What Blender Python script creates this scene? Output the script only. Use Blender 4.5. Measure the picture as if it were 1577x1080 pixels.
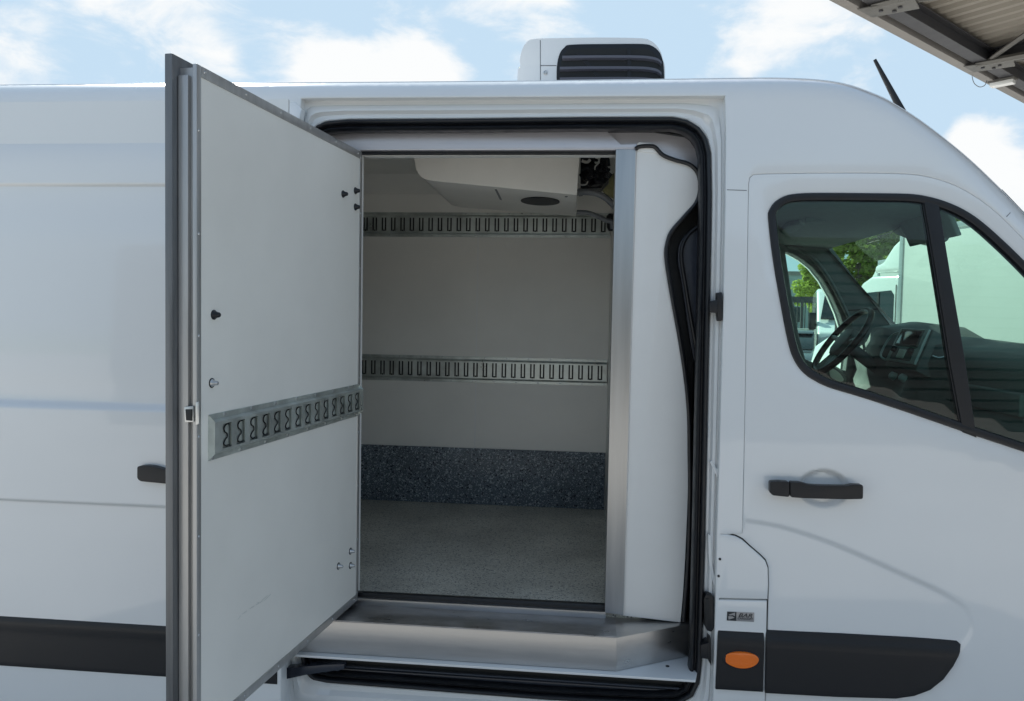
import bpy, bmesh, math, random
import numpy as np
from mathutils import Vector, Matrix
from mathutils.geometry import delaunay_2d_cdt

for o in list(bpy.data.objects): bpy.data.objects.remove(o)
SC = bpy.context.scene
COL = SC.collection
random.seed(7)
# ------------------------------------------------------------------ camera
YAW, PIT, ROL = (math.radians(a) for a in (5.78, 2.51, 1.025))
F, CX, CY = 1190.0, 788.5, 540.0
CAM = Vector((0, -2.4, 1.72))
FW = Vector((-math.sin(YAW)*math.cos(PIT), math.cos(YAW)*math.cos(PIT), -math.sin(PIT)))
R0 = Vector((math.cos(YAW), math.sin(YAW), 0)); U0 = R0.cross(FW)
RT = math.cos(ROL)*R0 + math.sin(ROL)*U0; UP = RT.cross(FW)
cd = bpy.data.cameras.new('camera'); cam = bpy.data.objects.new('camera', cd); COL.objects.link(cam)
cd.sensor_width = 36; cd.sensor_fit = 'HORIZONTAL'; cd.lens = F/1577*36; cd.clip_start = .05; cd.clip_end = 3000
cam.matrix_world = Matrix(((RT.x, UP.x, -FW.x, CAM.x), (RT.y, UP.y, -FW.y, CAM.y), (RT.z, UP.z, -FW.z, CAM.z), (0, 0, 0, 1)))
SC.camera = cam
SC.view_settings.view_transform = 'Standard'; SC.view_settings.look = 'None'
SC.view_settings.gamma = 1; SC.view_settings.exposure = 1.08
def ray(px, py): return (FW*F + RT*(px-CX) - UP*(py-CY)).normalized()
def PP(px, py, p0, n): d = ray(px, py); return CAM + d*((Vector(p0)-CAM).dot(Vector(n))/d.dot(Vector(n)))
def P(px, py, Y): return PP(px, py, (0, Y, 0), (0, 1, 0))
def PZ(px, py, z): return PP(px, py, (0, 0, z), (0, 0, 1))
def PX(px, py, x): return PP(px, py, (x, 0, 0), (1, 0, 0))
# ------------------------------------------------------------------ world
SUN_EL, SUN_AZ = math.radians(38), math.radians(-35)      # azimuth from +y towards +x
W = bpy.data.worlds.new('World'); SC.world = W; W.use_nodes = True
nt = W.node_tree; N = nt.nodes; K = nt.links; N.clear()
out = N.new('ShaderNodeOutputWorld'); bg = N.new('ShaderNodeBackground'); bg.inputs[1].default_value = .115
sky = N.new('ShaderNodeTexSky'); sky.sky_type = 'NISHITA'; sky.sun_disc = False
sky.sun_elevation = SUN_EL; sky.sun_rotation = SUN_AZ; sky.air_density = 1.0; sky.dust_density = .9; sky.ozone_density = .9
tc = N.new('ShaderNodeTexCoord')
def wm(op, a, b=None, c=None, clamp=False):
    n = N.new('ShaderNodeMath'); n.operation = op; n.use_clamp = clamp
    for i, v in enumerate((a, b, c)):
        if v is None: continue
        if isinstance(v, (int, float)): n.inputs[i].default_value = v
        else: K.new(v, n.inputs[i])
    return n.outputs[0]
mp = N.new('ShaderNodeMapping'); mp.inputs['Scale'].default_value = (1, 1, 2.2); K.new(tc.outputs['Generated'], mp.inputs[0])
n1 = N.new('ShaderNodeTexNoise'); n1.inputs['Scale'].default_value = 3.1; n1.inputs['Detail'].default_value = 9; n1.inputs['Roughness'].default_value = .58; n1.inputs['Distortion'].default_value = .25
K.new(mp.outputs[0], n1.inputs['Vector'])
n2 = N.new('ShaderNodeTexNoise'); n2.inputs['Scale'].default_value = 9; n2.inputs['Detail'].default_value = 8; n2.inputs['Roughness'].default_value = .6; n2.inputs['Distortion'].default_value = .4
K.new(mp.outputs[0], n2.inputs['Vector'])
acc = wm('MULTIPLY', n1.outputs[0], .9)
for (px, py, r, s) in ((5, 75, .055, .6), (200, 10, .09, .32), (340, 15, .06, .25), (480, 95, .055, .50), (600, 105, .07, .50), (670, 112, .05, .45), (530, 120, .05, .4), (800, 20, .08, .5), (345, 118, .03, .3), (1120, 110, .045, .3), (1090, 50, .04, .25), (1260, 40, .10, .38), (1180, 20, .05, .25), (1510, 235, .05, .45), (1550, 290, .06, .45), (1490, 215, .03, .3)):
    v = N.new('ShaderNodeVectorMath'); v.operation = 'DISTANCE'; K.new(tc.outputs['Generated'], v.inputs[0]); v.inputs[1].default_value = ray(px, py)
    m = N.new('ShaderNodeMapRange'); m.interpolation_type = 'SMOOTHSTEP'; K.new(v.outputs['Value'], m.inputs[0])
    m.inputs[1].default_value = r*1.5; m.inputs[2].default_value = r*.2; m.inputs[3].default_value = 0; m.inputs[4].default_value = s
    acc = wm('ADD', acc, m.outputs[0])
acc = wm('ADD', acc, wm('MULTIPLY', n2.outputs[0], 1.25))
cm = N.new('ShaderNodeMapRange'); cm.interpolation_type = 'SMOOTHSTEP'; K.new(acc, cm.inputs[0])
cm.inputs[1].default_value = 1.28; cm.inputs[2].default_value = 1.70; cm.inputs[3].default_value = .14; cm.inputs[4].default_value = .95
mixc = N.new('ShaderNodeMix'); mixc.data_type = 'RGBA'; K.new(cm.outputs[0], mixc.inputs[0])
skt = N.new('ShaderNodeVectorMath'); skt.operation = 'MULTIPLY'; skt.inputs[1].default_value = (.95, .97, .88); K.new(sky.outputs[0], skt.inputs[0]); skm = N.new('ShaderNodeVectorMath'); skm.operation = 'MINIMUM'; skm.inputs[1].default_value = (2.05, 2.9, 3.7); K.new(skt.outputs[0], skm.inputs[0]); K.new(skm.outputs[0], mixc.inputs[6]); mixc.inputs[7].default_value = (4.1, 4.12, 4.1, 1)
K.new(mixc.outputs[2], bg.inputs[0]); K.new(bg.outputs[0], out.inputs[0])
sl = bpy.data.lights.new('sun', 'SUN'); sl.energy = 4.2; sl.angle = math.radians(.6); sl.color = (1, .95, .88)
so = bpy.data.objects.new('sun', sl); COL.objects.link(so)
sd = Vector((math.sin(SUN_AZ)*math.cos(SUN_EL), math.cos(SUN_AZ)*math.cos(SUN_EL), math.sin(SUN_EL)))
so.rotation_euler = sd.to_track_quat('Z', 'Y').to_euler(); so.location = (0, 0, 12)

# ------------------------------------------------------------------ materials
def mat(name, col, rough=.5, metal=0, coat=0, var=.0, vscale=4, bump=0, bscale=200, stretch=None, spec=.5, alpha=None):
    m = bpy.data.materials.new(name); m.use_nodes = True; t = m.node_tree; n = t.nodes; l = t.links
    b = n['Principled BSDF']; b.inputs['Roughness'].default_value = rough; b.inputs['Metallic'].default_value = metal
    b.inputs['Coat Weight'].default_value = coat; b.inputs['Coat Roughness'].default_value = .04; b.inputs['Specular IOR Level'].default_value = spec
    c = tuple(col)+(1,); b.inputs['Base Color'].default_value = c
    g = n.new('ShaderNodeTexCoord'); mpn = n.new('ShaderNodeMapping'); l.new(g.outputs['Object'], mpn.inputs[0])
    if stretch: mpn.inputs['Scale'].default_value = stretch
    if var:
        no = n.new('ShaderNodeTexNoise'); no.inputs['Scale'].default_value = vscale; no.inputs['Detail'].default_value = 6; no.inputs['Roughness'].default_value = .6
        l.new(mpn.outputs[0], no.inputs[0])
        r = n.new('ShaderNodeMapRange'); r.inputs[1].default_value = .3; r.inputs[2].default_value = .7; r.inputs[3].default_value = 1-var; r.inputs[4].default_value = 1+var
        l.new(no.outputs[0], r.inputs[0])
        mx = n.new('ShaderNodeVectorMath'); mx.operation = 'SCALE'; mx.inputs[0].default_value = col; l.new(r.outputs[0], mx.inputs['Scale']); l.new(mx.outputs[0], b.inputs['Base Color'])
        rr = n.new('ShaderNodeMapRange'); rr.inputs[1].default_value = .3; rr.inputs[2].default_value = .7; rr.inputs[3].default_value = rough*(1-var*1.2); rr.inputs[4].default_value = min(1, rough*(1+var*1.5))
        l.new(no.outputs[0], rr.inputs[0]); l.new(rr.outputs[0], b.inputs['Roughness'])
    if bump:
        nb = n.new('ShaderNodeTexNoise'); nb.inputs['Scale'].default_value = bscale; nb.inputs['Detail'].default_value = 4; l.new(mpn.outputs[0], nb.inputs[0])
        bp = n.new('ShaderNodeBump'); bp.inputs['Strength'].default_value = bump; bp.inputs['Distance'].default_value = .002; l.new(nb.outputs[0], bp.inputs['Height']); l.new(bp.outputs[0], b.inputs['Normal'])
    return m
M = {}
M['paint'] = mat('white_paint', (.785, .80, .80), .26, coat=1.0, var=.015, vscale=1.6, bump=.5, bscale=2.5)
M['steel'] = mat('brushed_steel', (.52, .51, .50), .31, metal=.92, var=.10, vscale=5, bump=.05, bscale=60, stretch=(.5, 3, 5))
M['alu'] = mat('aluminium_profile', (.48, .475, .465), .42, metal=.7, var=.12, vscale=8, stretch=(6, 6, .4))
M['worn'] = mat('scuffed_steel_tread', (.44, .435, .44), .38, metal=.88, var=.32, vscale=9, bump=.08, bscale=50, stretch=(1, 2.2, 1))
M['steelv'] = mat('upright_brushed_steel', (.47, .465, .455), .34, metal=.88, var=.08, vscale=6, stretch=(6, 3, .35))
M['dalu'] = mat('dark_profile', (.17, .175, .18), .42, metal=.5, var=.2, vscale=8, stretch=(6, 6, .4))
M['galv'] = mat('galvanised_steel', (.60, .64, .61), .36, metal=.75, var=.22, vscale=14)
M['grp'] = mat('white_lining_panel', (.87, .85, .79), .33, var=.045, vscale=2.2, bump=.04, bscale=30)
M['grp2'] = mat('white_panel_matt', (.85, .84, .81), .42, var=.03, vscale=3)
M['hdr'] = mat('pale_steel_sheet', (.66, .64, .67), .38, metal=.55, var=.08, vscale=9, stretch=(.5, 3, 6))
M['rubber'] = mat('black_rubber', (.007, .008, .011), .40, var=.2, vscale=20)
M['plastic'] = mat('black_plastic', (.005, .006, .009), .40, var=.1, vscale=12, bump=.15, bscale=900, spec=.5)
M['louvre'] = mat('louvre_plastic', (.11, .11, .135), .35)
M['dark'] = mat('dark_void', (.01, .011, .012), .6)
M['trim'] = mat('dark_cab_trim', (.14, .15, .15), .55, var=.12, vscale=20, bump=.2, bscale=500)
M['gloss'] = mat('glossy_dark_trim', (.03, .036, .05), .22, var=.1)
M['headl'] = mat('grey_headliner', (.24, .26, .27), .85, var=.1, vscale=30)
M['ivory'] = mat('ivory_plastic', (.84, .81, .74), .45, var=.04, vscale=5)
M['screw'] = mat('zinc_screw', (.55, .56, .56), .3, metal=.9)
M['amber'] = mat('amber_lens', (.95, .19, .006), .14, coat=.6, bump=.6, bscale=150)
M['grey'] = mat('grey_hose', (.19, .20, .21), .5, var=.15, vscale=40)
M['wire'] = mat('white_cable', (.6, .58, .54), .5)
M['foam'] = mat('yellow_foam', (.38, .36, .18), .9, var=.25, vscale=40)
M['badge_s'] = mat('silver_label', (.34, .34, .35), .35, metal=.5)
M['badge_k'] = mat('black_label', (.015, .02, .025), .35)
M['mirror'] = mat('mirror_glass', (.85, .88, .88), .03, metal=1)
M['screen'] = mat('dark_screen', (.01, .012, .014), .1)
M['bezel'] = mat('grey_bezel', (.52, .55, .55), .45)
M['tyre'] = mat('tyre_rubber', (.02, .02, .02), .8)
M['cargrey'] = mat('dark_car_paint', (.03, .035, .04), .25, coat=.8)
M['carsilver'] = mat('silver_car_paint', (.35, .37, .38), .3, metal=.4, coat=.8)
M['truck'] = mat('truck_box_white', (.50, .51, .50), .42, var=.05, vscale=.8)
M['bwall'] = mat('grey_green_cladding', (.30, .36, .36), .6, var=.06, vscale=.3)
M['fence'] = mat('dark_fence', (.03, .035, .04), .5)
M['bark'] = mat('bark', (.10, .08, .06), .9, var=.3, vscale=8)
M['roofs'] = mat('canopy_sheet', (.24, .215, .18), .55, var=.08, vscale=.9)
M['beam'] = mat('canopy_beam', (.045, .045, .05), .55, var=.12, vscale=3)
M['gal2'] = mat('galvanised_bracket', (.15, .145, .135), .5, metal=.5, var=.15, vscale=6)
M['fascia'] = mat('fascia_sheet', (.21, .195, .18), .45, var=.07, vscale=2)
M['lamp'] = mat('lamp_diffuser', (.8, .8, .78), .4)

def speckle(name, base, light, dark, scale, rough, amt):
    m = mat(name, base, rough); t = m.node_tree; n = t.nodes; l = t.links; b = n['Principled BSDF']
    g = n.new('ShaderNodeTexCoord'); prev = None
    cur = n.new('ShaderNodeRGB'); cur.outputs[0].default_value = tuple(base)+(1,); cur = cur.outputs[0]
    big = n.new('ShaderNodeTexNoise'); big.inputs['Scale'].default_value = 3.5; big.inputs['Detail'].default_value = 7; l.new(g.outputs['Object'], big.inputs[0])
    for k, (c, sc, th) in enumerate(((light, scale, amt), (dark, scale*.8, amt*.9), (light, scale*2.1, amt*1.1))):
        v = n.new('ShaderNodeTexVoronoi'); v.inputs['Scale'].default_value = sc; 
        mpn = n.new('ShaderNodeMapping'); mpn.inputs['Location'].default_value = (k*3.1, k, 0); l.new(g.outputs['Object'], mpn.inputs[0]); l.new(mpn.outputs[0], v.inputs['Vector'])
        wn = n.new('ShaderNodeSeparateColor'); l.new(v.outputs['Color'], wn.inputs[0])
        a = n.new('ShaderNodeMath'); a.operation = 'LESS_THAN'; a.inputs[1].default_value = th; l.new(wn.outputs[0], a.inputs[0])
        a2 = n.new('ShaderNodeMath'); a2.operation = 'LESS_THAN'; a2.inputs[1].default_value = .55; l.new(v.outputs['Distance'], a2.inputs[0])
        a3 = n.new('ShaderNodeMath'); a3.operation = 'MULTIPLY'; l.new(a.outputs[0], a3.inputs[0]); l.new(a2.outputs[0], a3.inputs[1])
        mx = n.new('ShaderNodeMix'); mx.data_type = 'RGBA'; l.new(a3.outputs[0], mx.inputs[0]); l.new(cur, mx.inputs[6]); mx.inputs[7].default_value = tuple(c)+(1,); cur = mx.outputs[2]
    r = n.new('ShaderNodeMapRange'); r.inputs[1].default_value = .3; r.inputs[2].default_value = .7; r.inputs[3].default_value = .82; r.inputs[4].default_value = 1.2; l.new(big.outputs[0], r.inputs[0])
    sc_ = n.new('ShaderNodeVectorMath'); sc_.operation = 'SCALE'; l.new(cur, sc_.inputs[0]); l.new(r.outputs[0], sc_.inputs['Scale']); l.new(sc_.outputs[0], b.inputs['Base Color'])
    bp = n.new('ShaderNodeBump'); bp.inputs['Strength'].default_value = .25; bp.inputs['Distance'].default_value = .001; nn = n.new('ShaderNodeTexNoise'); nn.inputs['Scale'].default_value = 300; l.new(g.outputs['Object'], nn.inputs[0]); l.new(nn.outputs[0], bp.inputs['Height']); l.new(bp.outputs[0], b.inputs['Normal'])
    return m
M['kick'] = speckle('speckled_blue_resin', (.115, .14, .165), (.42, .47, .50), (.015, .02, .03), 130, .35, .16)
M['floor'] = speckle('speckled_grey_resin', (.50, .475, .405), (.68, .67, .60), (.14, .14, .135), 210, .42, .22)

def glass(name, tint, refl=1.0):
    m = bpy.data.materials.new(name); m.use_nodes = True; t = m.node_tree; n = t.nodes; l = t.links; n.clear()
    o = n.new('ShaderNodeOutputMaterial'); tr = n.new('ShaderNodeBsdfTransparent'); tr.inputs[0].default_value = tuple(tint)+(1,)
    gl = n.new('ShaderNodeBsdfGlossy'); gl.inputs['Roughness'].default_value = .01; gl.inputs[0].default_value = (refl, refl, refl, 1)
    fr = n.new('ShaderNodeFresnel'); ge = n.new('ShaderNodeNewGeometry'); mr = n.new('ShaderNodeMapRange'); mr.inputs[3].default_value = 1.55; mr.inputs[4].default_value = 1/1.55; l.new(ge.outputs['Backfacing'], mr.inputs[0]); l.new(mr.outputs[0], fr.inputs[0]); mx = n.new('ShaderNodeMixShader')
    l.new(fr.outputs[0], mx.inputs[0]); l.new(tr.outputs[0], mx.inputs[1]); l.new(gl.outputs[0], mx.inputs[2]); l.new(mx.outputs[0], o.inputs[0]); return m
M['glass'] = glass('green_tinted_glass', (.64, .93, .81), .75)
M['glass2'] = glass('clear_glass', (.86, .97, .92), .25)
M['bglass'] = mat('dark_window_glass', (.02, .03, .035), .08)

def leafmat(name, a, b_):
    m = mat(name, a, .75, spec=.1); t = m.node_tree; n = t.nodes; l = t.links; b = n['Principled BSDF']
    oi = n.new('ShaderNodeTexCoord'); no = n.new('ShaderNodeTexNoise'); no.inputs['Scale'].default_value = 1.2; no.inputs['Detail'].default_value = 5; l.new(oi.outputs['Object'], no.inputs[0])
    cr = n.new('ShaderNodeMix'); cr.data_type = 'RGBA'; cr.inputs[6].default_value = tuple(a)+(1,); cr.inputs[7].default_value = tuple(b_)+(1,); l.new(no.outputs[0], cr.inputs[0]); l.new(cr.outputs[2], b.inputs['Base Color'])
    tl = n.new('ShaderNodeBsdfTranslucent'); l.new(cr.outputs[2], tl.inputs[0]); mx = n.new('ShaderNodeMixShader'); mx.inputs[0].default_value = .45
    l.new(b.outputs[0], mx.inputs[1]); l.new(tl.outputs[0], mx.inputs[2]); l.new(mx.outputs[0], n['Material Output'].inputs[0]); return m
M['leaf'] = leafmat('spring_leaves', (.26, .33, .07), (.44, .52, .12))
M['leaf2'] = leafmat('mid_leaves', (.17, .24, .05), (.32, .40, .09))

# ------------------------------------------------------------------ mesh helpers
def tag(o, label=None, cat=None, group=None, kind=None):
    for k, v in (('label', label), ('category', cat), ('group', group), ('kind', kind)):
        if v: o[k] = v
    return o
def empty(name, loc, label, cat, group=None, rz=0):
    o = bpy.data.objects.new(name, None); COL.objects.link(o); o.location = loc; o.rotation_euler = (0, 0, rz); o.empty_display_size = .1
    tag(o, label, cat, group); return o
def link(name, me, m, parent=None, smooth=True, angle=38):
    me.materials.clear(); me.materials.append(m if not isinstance(m, str) else M[m])
    if smooth:
        me.polygons.foreach_set('use_smooth', [True]*len(me.polygons)); me.update()
        me.set_sharp_from_angle(angle=math.radians(angle))
    o = bpy.data.objects.new(name, me); COL.objects.link(o)
    if parent is not None:
        o.parent = parent
        if parent.name in WORLDP: o.matrix_parent_inverse = WORLDP[parent.name].inverted()
    return o
WORLDP = {}
def from_data(name, vs, fs, m, parent=None, smooth=True, angle=38, merge=0, recalc=False, bevel=0, seg=2):
    me = bpy.data.meshes.new(name); me.from_pydata([tuple(v) for v in vs], [], fs)
    if merge or recalc or bevel:
        bm = bmesh.new(); bm.from_mesh(me)
        if merge: bmesh.ops.remove_doubles(bm, verts=bm.verts, dist=merge)
        if recalc: bmesh.ops.recalc_face_normals(bm, faces=bm.faces)
        if bevel:
            es = [e for e in bm.edges if len(e.link_faces) == 2 and e.calc_face_angle(0) > .5]
            bmesh.ops.bevel(bm, geom=es, offset=bevel, segments=seg, affect='EDGES', profile=.6, clamp_overlap=True)
        bm.to_mesh(me); bm.free()
    return link(name, me, m, parent, smooth, angle)
class MB:
    def __init__(s): s.v = []; s.f = []
    def add(s, vs, fs): b = len(s.v); s.v += [Vector(v) for v in vs]; s.f += [tuple(i+b for i in f) for f in fs]; return s
    def hexa(s, p): return s.add(p, [(0, 3, 2, 1), (4, 5, 6, 7), (0, 1, 5, 4), (1, 2, 6, 5), (2, 3, 7, 6), (3, 0, 4, 7)])
    def box(s, c, d, rot=None):
        c = Vector(c); h = [x/2 for x in d]; ps = []
        for z in (-1, 1):
            for (x, y) in ((-1, -1), (1, -1), (1, 1), (-1, 1)):
                q = Vector((x*h[0], y*h[1], z*h[2])); ps.append(c+(rot @ q if rot else q))
        return s.hexa(ps)
    def prism(s, pts, vec):
        n = len(pts); vec = Vector(vec); pts = [Vector(p) for p in pts]
        return s.add(pts+[p+vec for p in pts], [tuple(range(n)), tuple(range(2*n-1, n-1, -1))]+[(i, i+n, (i+1) % n+n, (i+1) % n) for i in range(n)])
    def tube(s, pts, r, seg=8, cap=True, r2=None):
        pts = [Vector(p) for p in pts]; n = len(pts); rings = []; up = None
        for i, p in enumerate(pts):
            t = (pts[min(i+1, n-1)]-pts[max(i-1, 0)]).normalized()
            if up is None: up = Vector((0, 0, 1)) if abs(t.z) < .9 else Vector((1, 0, 0))
            a = t.cross(up).normalized(); up = a.cross(t)
            rr = r if r2 is None else r+(r2-r)*i/(n-1)
            rings.append([p+(a*math.cos(2*math.pi*k/seg)+up*math.sin(2*math.pi*k/seg))*rr for k in range(seg)])
        vs = [v for q in rings for v in q]; fs = []
        for i in range(n-1):
            for k in range(seg): fs.append((i*seg+k, i*seg+(k+1) % seg, (i+1)*seg+(k+1) % seg, (i+1)*seg+k))
        if cap: fs += [tuple(range(seg-1, -1, -1)), tuple((n-1)*seg+k for k in range(seg))]
        return s.add(vs, fs)
    def lathe(s, o, ax, prof, seg=16):
        o = Vector(o); ax = Vector(ax).normalized(); a = ax.orthogonal().normalized(); b = ax.cross(a); vs = []; fs = []
        for (t, r) in prof:
            for k in range(seg): vs.append(o+ax*t+(a*math.cos(2*math.pi*k/seg)+b*math.sin(2*math.pi*k/seg))*r)
        for i in range(len(prof)-1):
            for k in range(seg): fs.append((i*seg+k, i*seg+(k+1) % seg, (i+1)*seg+(k+1) % seg, (i+1)*seg+k))
        fs.append(tuple((len(prof)-1)*seg+k for k in range(seg))); return s.add(vs, fs)
    def build(s, name, m, parent=None, smooth=True, angle=38, bevel=0, seg=2, recalc=True, merge=0):
        return from_data(name, s.v, s.f, m, parent, smooth, angle, merge, recalc, bevel, seg)
def crom(pts, k=6, closed=False):
    pts = [Vector(p) for p in pts]; n = len(pts); o = []
    for i in range(n if closed else n-1):
        if closed: a, b, c, d = (pts[(i+j-1) % n] for j in range(4))
        else: a, b, c, d = pts[max(i-1, 0)], pts[i], pts[i+1], pts[min(i+2, n-1)]
        for j in range(k):
            t = j/k; o.append(.5*((2*b)+(c-a)*t+(2*a-5*b+4*c-d)*t*t+(3*b-a-3*c+d)*t**3))
    if not closed: o.append(pts[-1])
    return o
def resample(p, n):                       # closed loop of Vectors -> n points by arc length
    p = list(p)+[p[0]]; L = [0]
    for i in range(len(p)-1): L.append(L[-1]+(p[i+1]-p[i]).length)
    o = []; j = 0
    for k in range(n):
        t = L[-1]*k/n
        while L[j+1] < t: j += 1
        u = (t-L[j])/max(L[j+1]-L[j], 1e-9); o.append(p[j].lerp(p[j+1], u))
    return o
def densify(p, res, closed=True):
    o = []; n = len(p)
    for i in range(n if closed else n-1):
        a, b = p[i], p[(i+1) % n]; k = max(1, int(math.ceil((b-a).length/res)))
        o += [a.lerp(b, j/k) for j in range(k)]
    if not closed: o.append(p[-1])
    return o
def inside(X, Z, poly):
    c = np.zeros(len(X), bool); n = len(poly)
    for i in range(n):
        x1, z1 = poly[i]; x2, z2 = poly[(i+1) % n]
        if z1 == z2: continue
        c ^= ((z1 > Z) != (z2 > Z)) & (X < (x2-x1)*(Z-z1)/(z2-z1)+x1)
    return c
def pdist(X, Z, poly, closed=False):
    d = np.full(len(X), 1e9); n = len(poly)
    for i in range(n if closed else n-1):
        x1, z1 = poly[i]; x2, z2 = poly[(i+1) % n]; dx, dz = x2-x1, z2-z1; L = dx*dx+dz*dz+1e-12
        t = np.clip(((X-x1)*dx+(Z-z1)*dz)/L, 0, 1); d = np.minimum(d, np.hypot(X-x1-t*dx, Z-z1-t*dz))
    return d
def soff(loop, d):                        # offset closed 2D loop outwards by d (any orientation)
    n = len(loop); A = sum(loop[i].x*loop[(i+1) % n].y-loop[(i+1) % n].x*loop[i].y for i in range(n)); s = 1 if A > 0 else -1
    o = []
    for i in range(n):
        a = (loop[i]-loop[i-1]); b = (loop[(i+1) % n]-loop[i])
        na = Vector((a.y, -a.x)).normalized(); nb = Vector((b.y, -b.x)).normalized(); m = (na+nb)
        m = m/max(m.length_squared, .5)*2 if m.length > 1e-6 else na
        o.append(loop[i]+m*d*s)
    return o
def skin(name, outer, holes, Yf, m, parent, res=.02, r=.004, flange=.025, refine=(), inward=1, extra=None):
    """sheet over the outline (x, z loops) lying on y = Yf(x, z), with rounded, returned edges"""
    loops = [densify([Vector(p) for p in outer], res)]+[densify([Vector(p) for p in h], res) for h in holes]
    V2 = []; E = []
    for lp in loops:
        b = len(V2); V2 += lp; E += [(b+i, b+(i+1) % len(lp)) for i in range(len(lp))]
    polys = [[(p.x, p.y) for p in lp] for lp in loops]
    xs = [p[0] for p in polys[0]]; zs = [p[1] for p in polys[0]]
    gx, gz = np.meshgrid(np.arange(min(xs), max(xs), res), np.arange(min(zs), max(zs), res)); gx = gx.ravel().copy(); gz = gz.ravel().copy()
    gx[::2] += res*.03; keep = np.ones(len(gx), bool)
    for (x0, z0, x1, z1, rs, *_) in refine:
        keep &= ~((gx > x0) & (gx < x1) & (gz > z0) & (gz < z1))
    gx, gz = gx[keep], gz[keep]; RS = np.full(len(gx), res)
    for (x0, z0, x1, z1, rs, *rz) in refine:
        rz = rz[0] if rz else rs; a, b = np.meshgrid(np.arange(x0, x1, rs), np.arange(z0, z1, rz)); b = b+a*1e-5; gx = np.r_[gx, a.ravel()]; gz = np.r_[gz, b.ravel()]; RS = np.r_[RS, np.full(a.size, rz)]
    if extra is not None and len(extra): 
        e = np.array(extra); gx = np.r_[gx, e[:, 0]]; gz = np.r_[gz, e[:, 1]]; RS = np.r_[RS, np.full(len(e), .002)]
    def ok(X, Z):
        k = inside(X, Z, polys[0])
        for h in polys[1:]: k &= ~inside(X, Z, h)
        return k
    k = ok(gx, gz); gx, gz, RS = gx[k], gz[k], RS[k]
    d = np.full(len(gx), 1e9)
    for p in polys: d = np.minimum(d, pdist(gx, gz, p, True))
    k = d > RS*.45; gx, gz = gx[k], gz[k]
    V2 += [Vector((a, b)) for a, b in zip(gx.tolist(), gz.tolist())]
    vo, _, fo, *_ = delaunay_2d_cdt(V2, E, [], 0, 1e-6)
    X = np.array([v.x for v in vo]); Z = np.array([v.y for v in vo])
    T = np.array(fo); cx_ = X[T].mean(1); cz_ = Z[T].mean(1); T = T[ok(cx_, cz_)]
    Y = Yf(X, Z); vs = [(a, b, c) for a, b, c in zip(X.tolist(), Y.tolist(), Z.tolist())]
    fs = [tuple(t) for t in T.tolist()]                       # ccw in (x,z) -> normal -y
    if inward < 0: fs = [f[::-1] for f in fs]
    for li, lp in enumerate(loops):
        s = 1 if li == 0 else -1; rows = []
        for (o_, dy) in ((0, 0), (.38*r, .08*r), (.71*r, .29*r), (.92*r, .62*r), (r, r), (r, flange)):
            q = soff(lp, o_*s) if o_ else lp
            x = np.array([p.x for p in lp]); z = np.array([p.y for p in lp]); y = Yf(x, z)
            rows.append([(p.x, float(yy)+dy*inward, p.y) for p, yy in zip(q, y)])
        n = len(lp); A = sum(lp[i].x*lp[(i+1) % n].y-lp[(i+1) % n].x*lp[i].y for i in range(n)); ccw = (A > 0)
        for a, b in zip(rows[:-1], rows[1:]):
            base = len(vs); vs += a+b
            for i in range(n):
                j = (i+1) % n; f = (base+i, base+n+i, base+n+j, base+j)
                if (ccw != (li > 0)) != (inward < 0): f = f
                else: f = f[::-1]
                fs.append(f)
    return from_data(name, vs, fs, m, parent, merge=1e-5, angle=42, recalc=False)
def loft(name, loops, m, parent, closed=True, angle=38, recalc=True):
    n = len(loops[0]); vs = [v for l in loops for v in l]; fs = []
    for i in range(len(loops)-1):
        for k in range(n if closed else n-1): fs.append((i*n+k, i*n+(k+1) % n, (i+1)*n+(k+1) % n, (i+1)*n+k))
    return from_data(name, vs, fs, m, parent, recalc=recalc, angle=angle)
def px3(pts, Y): return [P(x, y, Y) for x, y in pts]
def plate(name, pts, Y, th, m, parent, bevel=.0015, smooth=True):
    b = MB(); b.prism(px3(pts, Y), (0, th, 0)); return b.build(name, m, parent, bevel=bevel, smooth=smooth)

# ------------------------------------------------------------------ body surface  y = BY(x, z)
SIL_PX = [(-700, 143), (-450, 141), (0, 135.5), (250, 133.5), (720, 130.5), (1000, 127.5), (1150, 125.5), (1215, 126), (1265, 129.5), (1300, 136), (1330, 146.5), (1360, 160), (1400, 185.5), (1440, 216), (1480, 250), (1520, 289), (1555, 326), (1577, 351), (1650, 432), (1740, 528), (1800, 590)]
SIL = [Vector((p.x, p.z)) for p in (P(x, y, .17) for x, y in SIL_PX)]
SIL = [Vector((v.x, v.y)) for v in crom([Vector((p.x, p.y, 0)) for p in SIL], 5)]
SILT = [(p.x, p.y) for p in SIL]
RC = .085
def BY0(X, Z):
    t = np.clip(Z-1.25, 0, None); Y = .045*t*t
    fx = np.clip(X-.55, 0, 2.5); Y = Y+.035*fx*fx                      # plan curve towards the nose
    d = np.clip(pdist(X, Z, SILT), .003, None)
    a = np.clip(RC-d, 0, None); Y = Y+RC-np.sqrt(RC*RC-a*a)
    return Y
def S2(px, py, fn=BY0, off=0):
    Y = 0.0
    for _ in range(12):
        p = P(px, py, Y); Y = .5*Y+.5*(float(fn(np.array([p.x]), np.array([p.z]))[0])+off)
    p = P(px, py, Y); return Vector((p.x, p.z))
def L2(pts, fn=BY0, off=0): return [S2(a, b, fn, off) for a, b in pts]
def sm(t): t = np.clip(t, 0, 1); return t*t*(3-2*t)
def rounded(pts, k=5):                     # closed smooth 2D loop
    return [Vector((v.x, v.y)) for v in crom([Vector((p[0], p[1], 0)) for p in pts], k, True)]
def smooth_open(pts, k=5): return [Vector((v.x, v.y)) for v in crom([Vector((p[0], p[1], 0)) for p in pts], k)]

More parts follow.
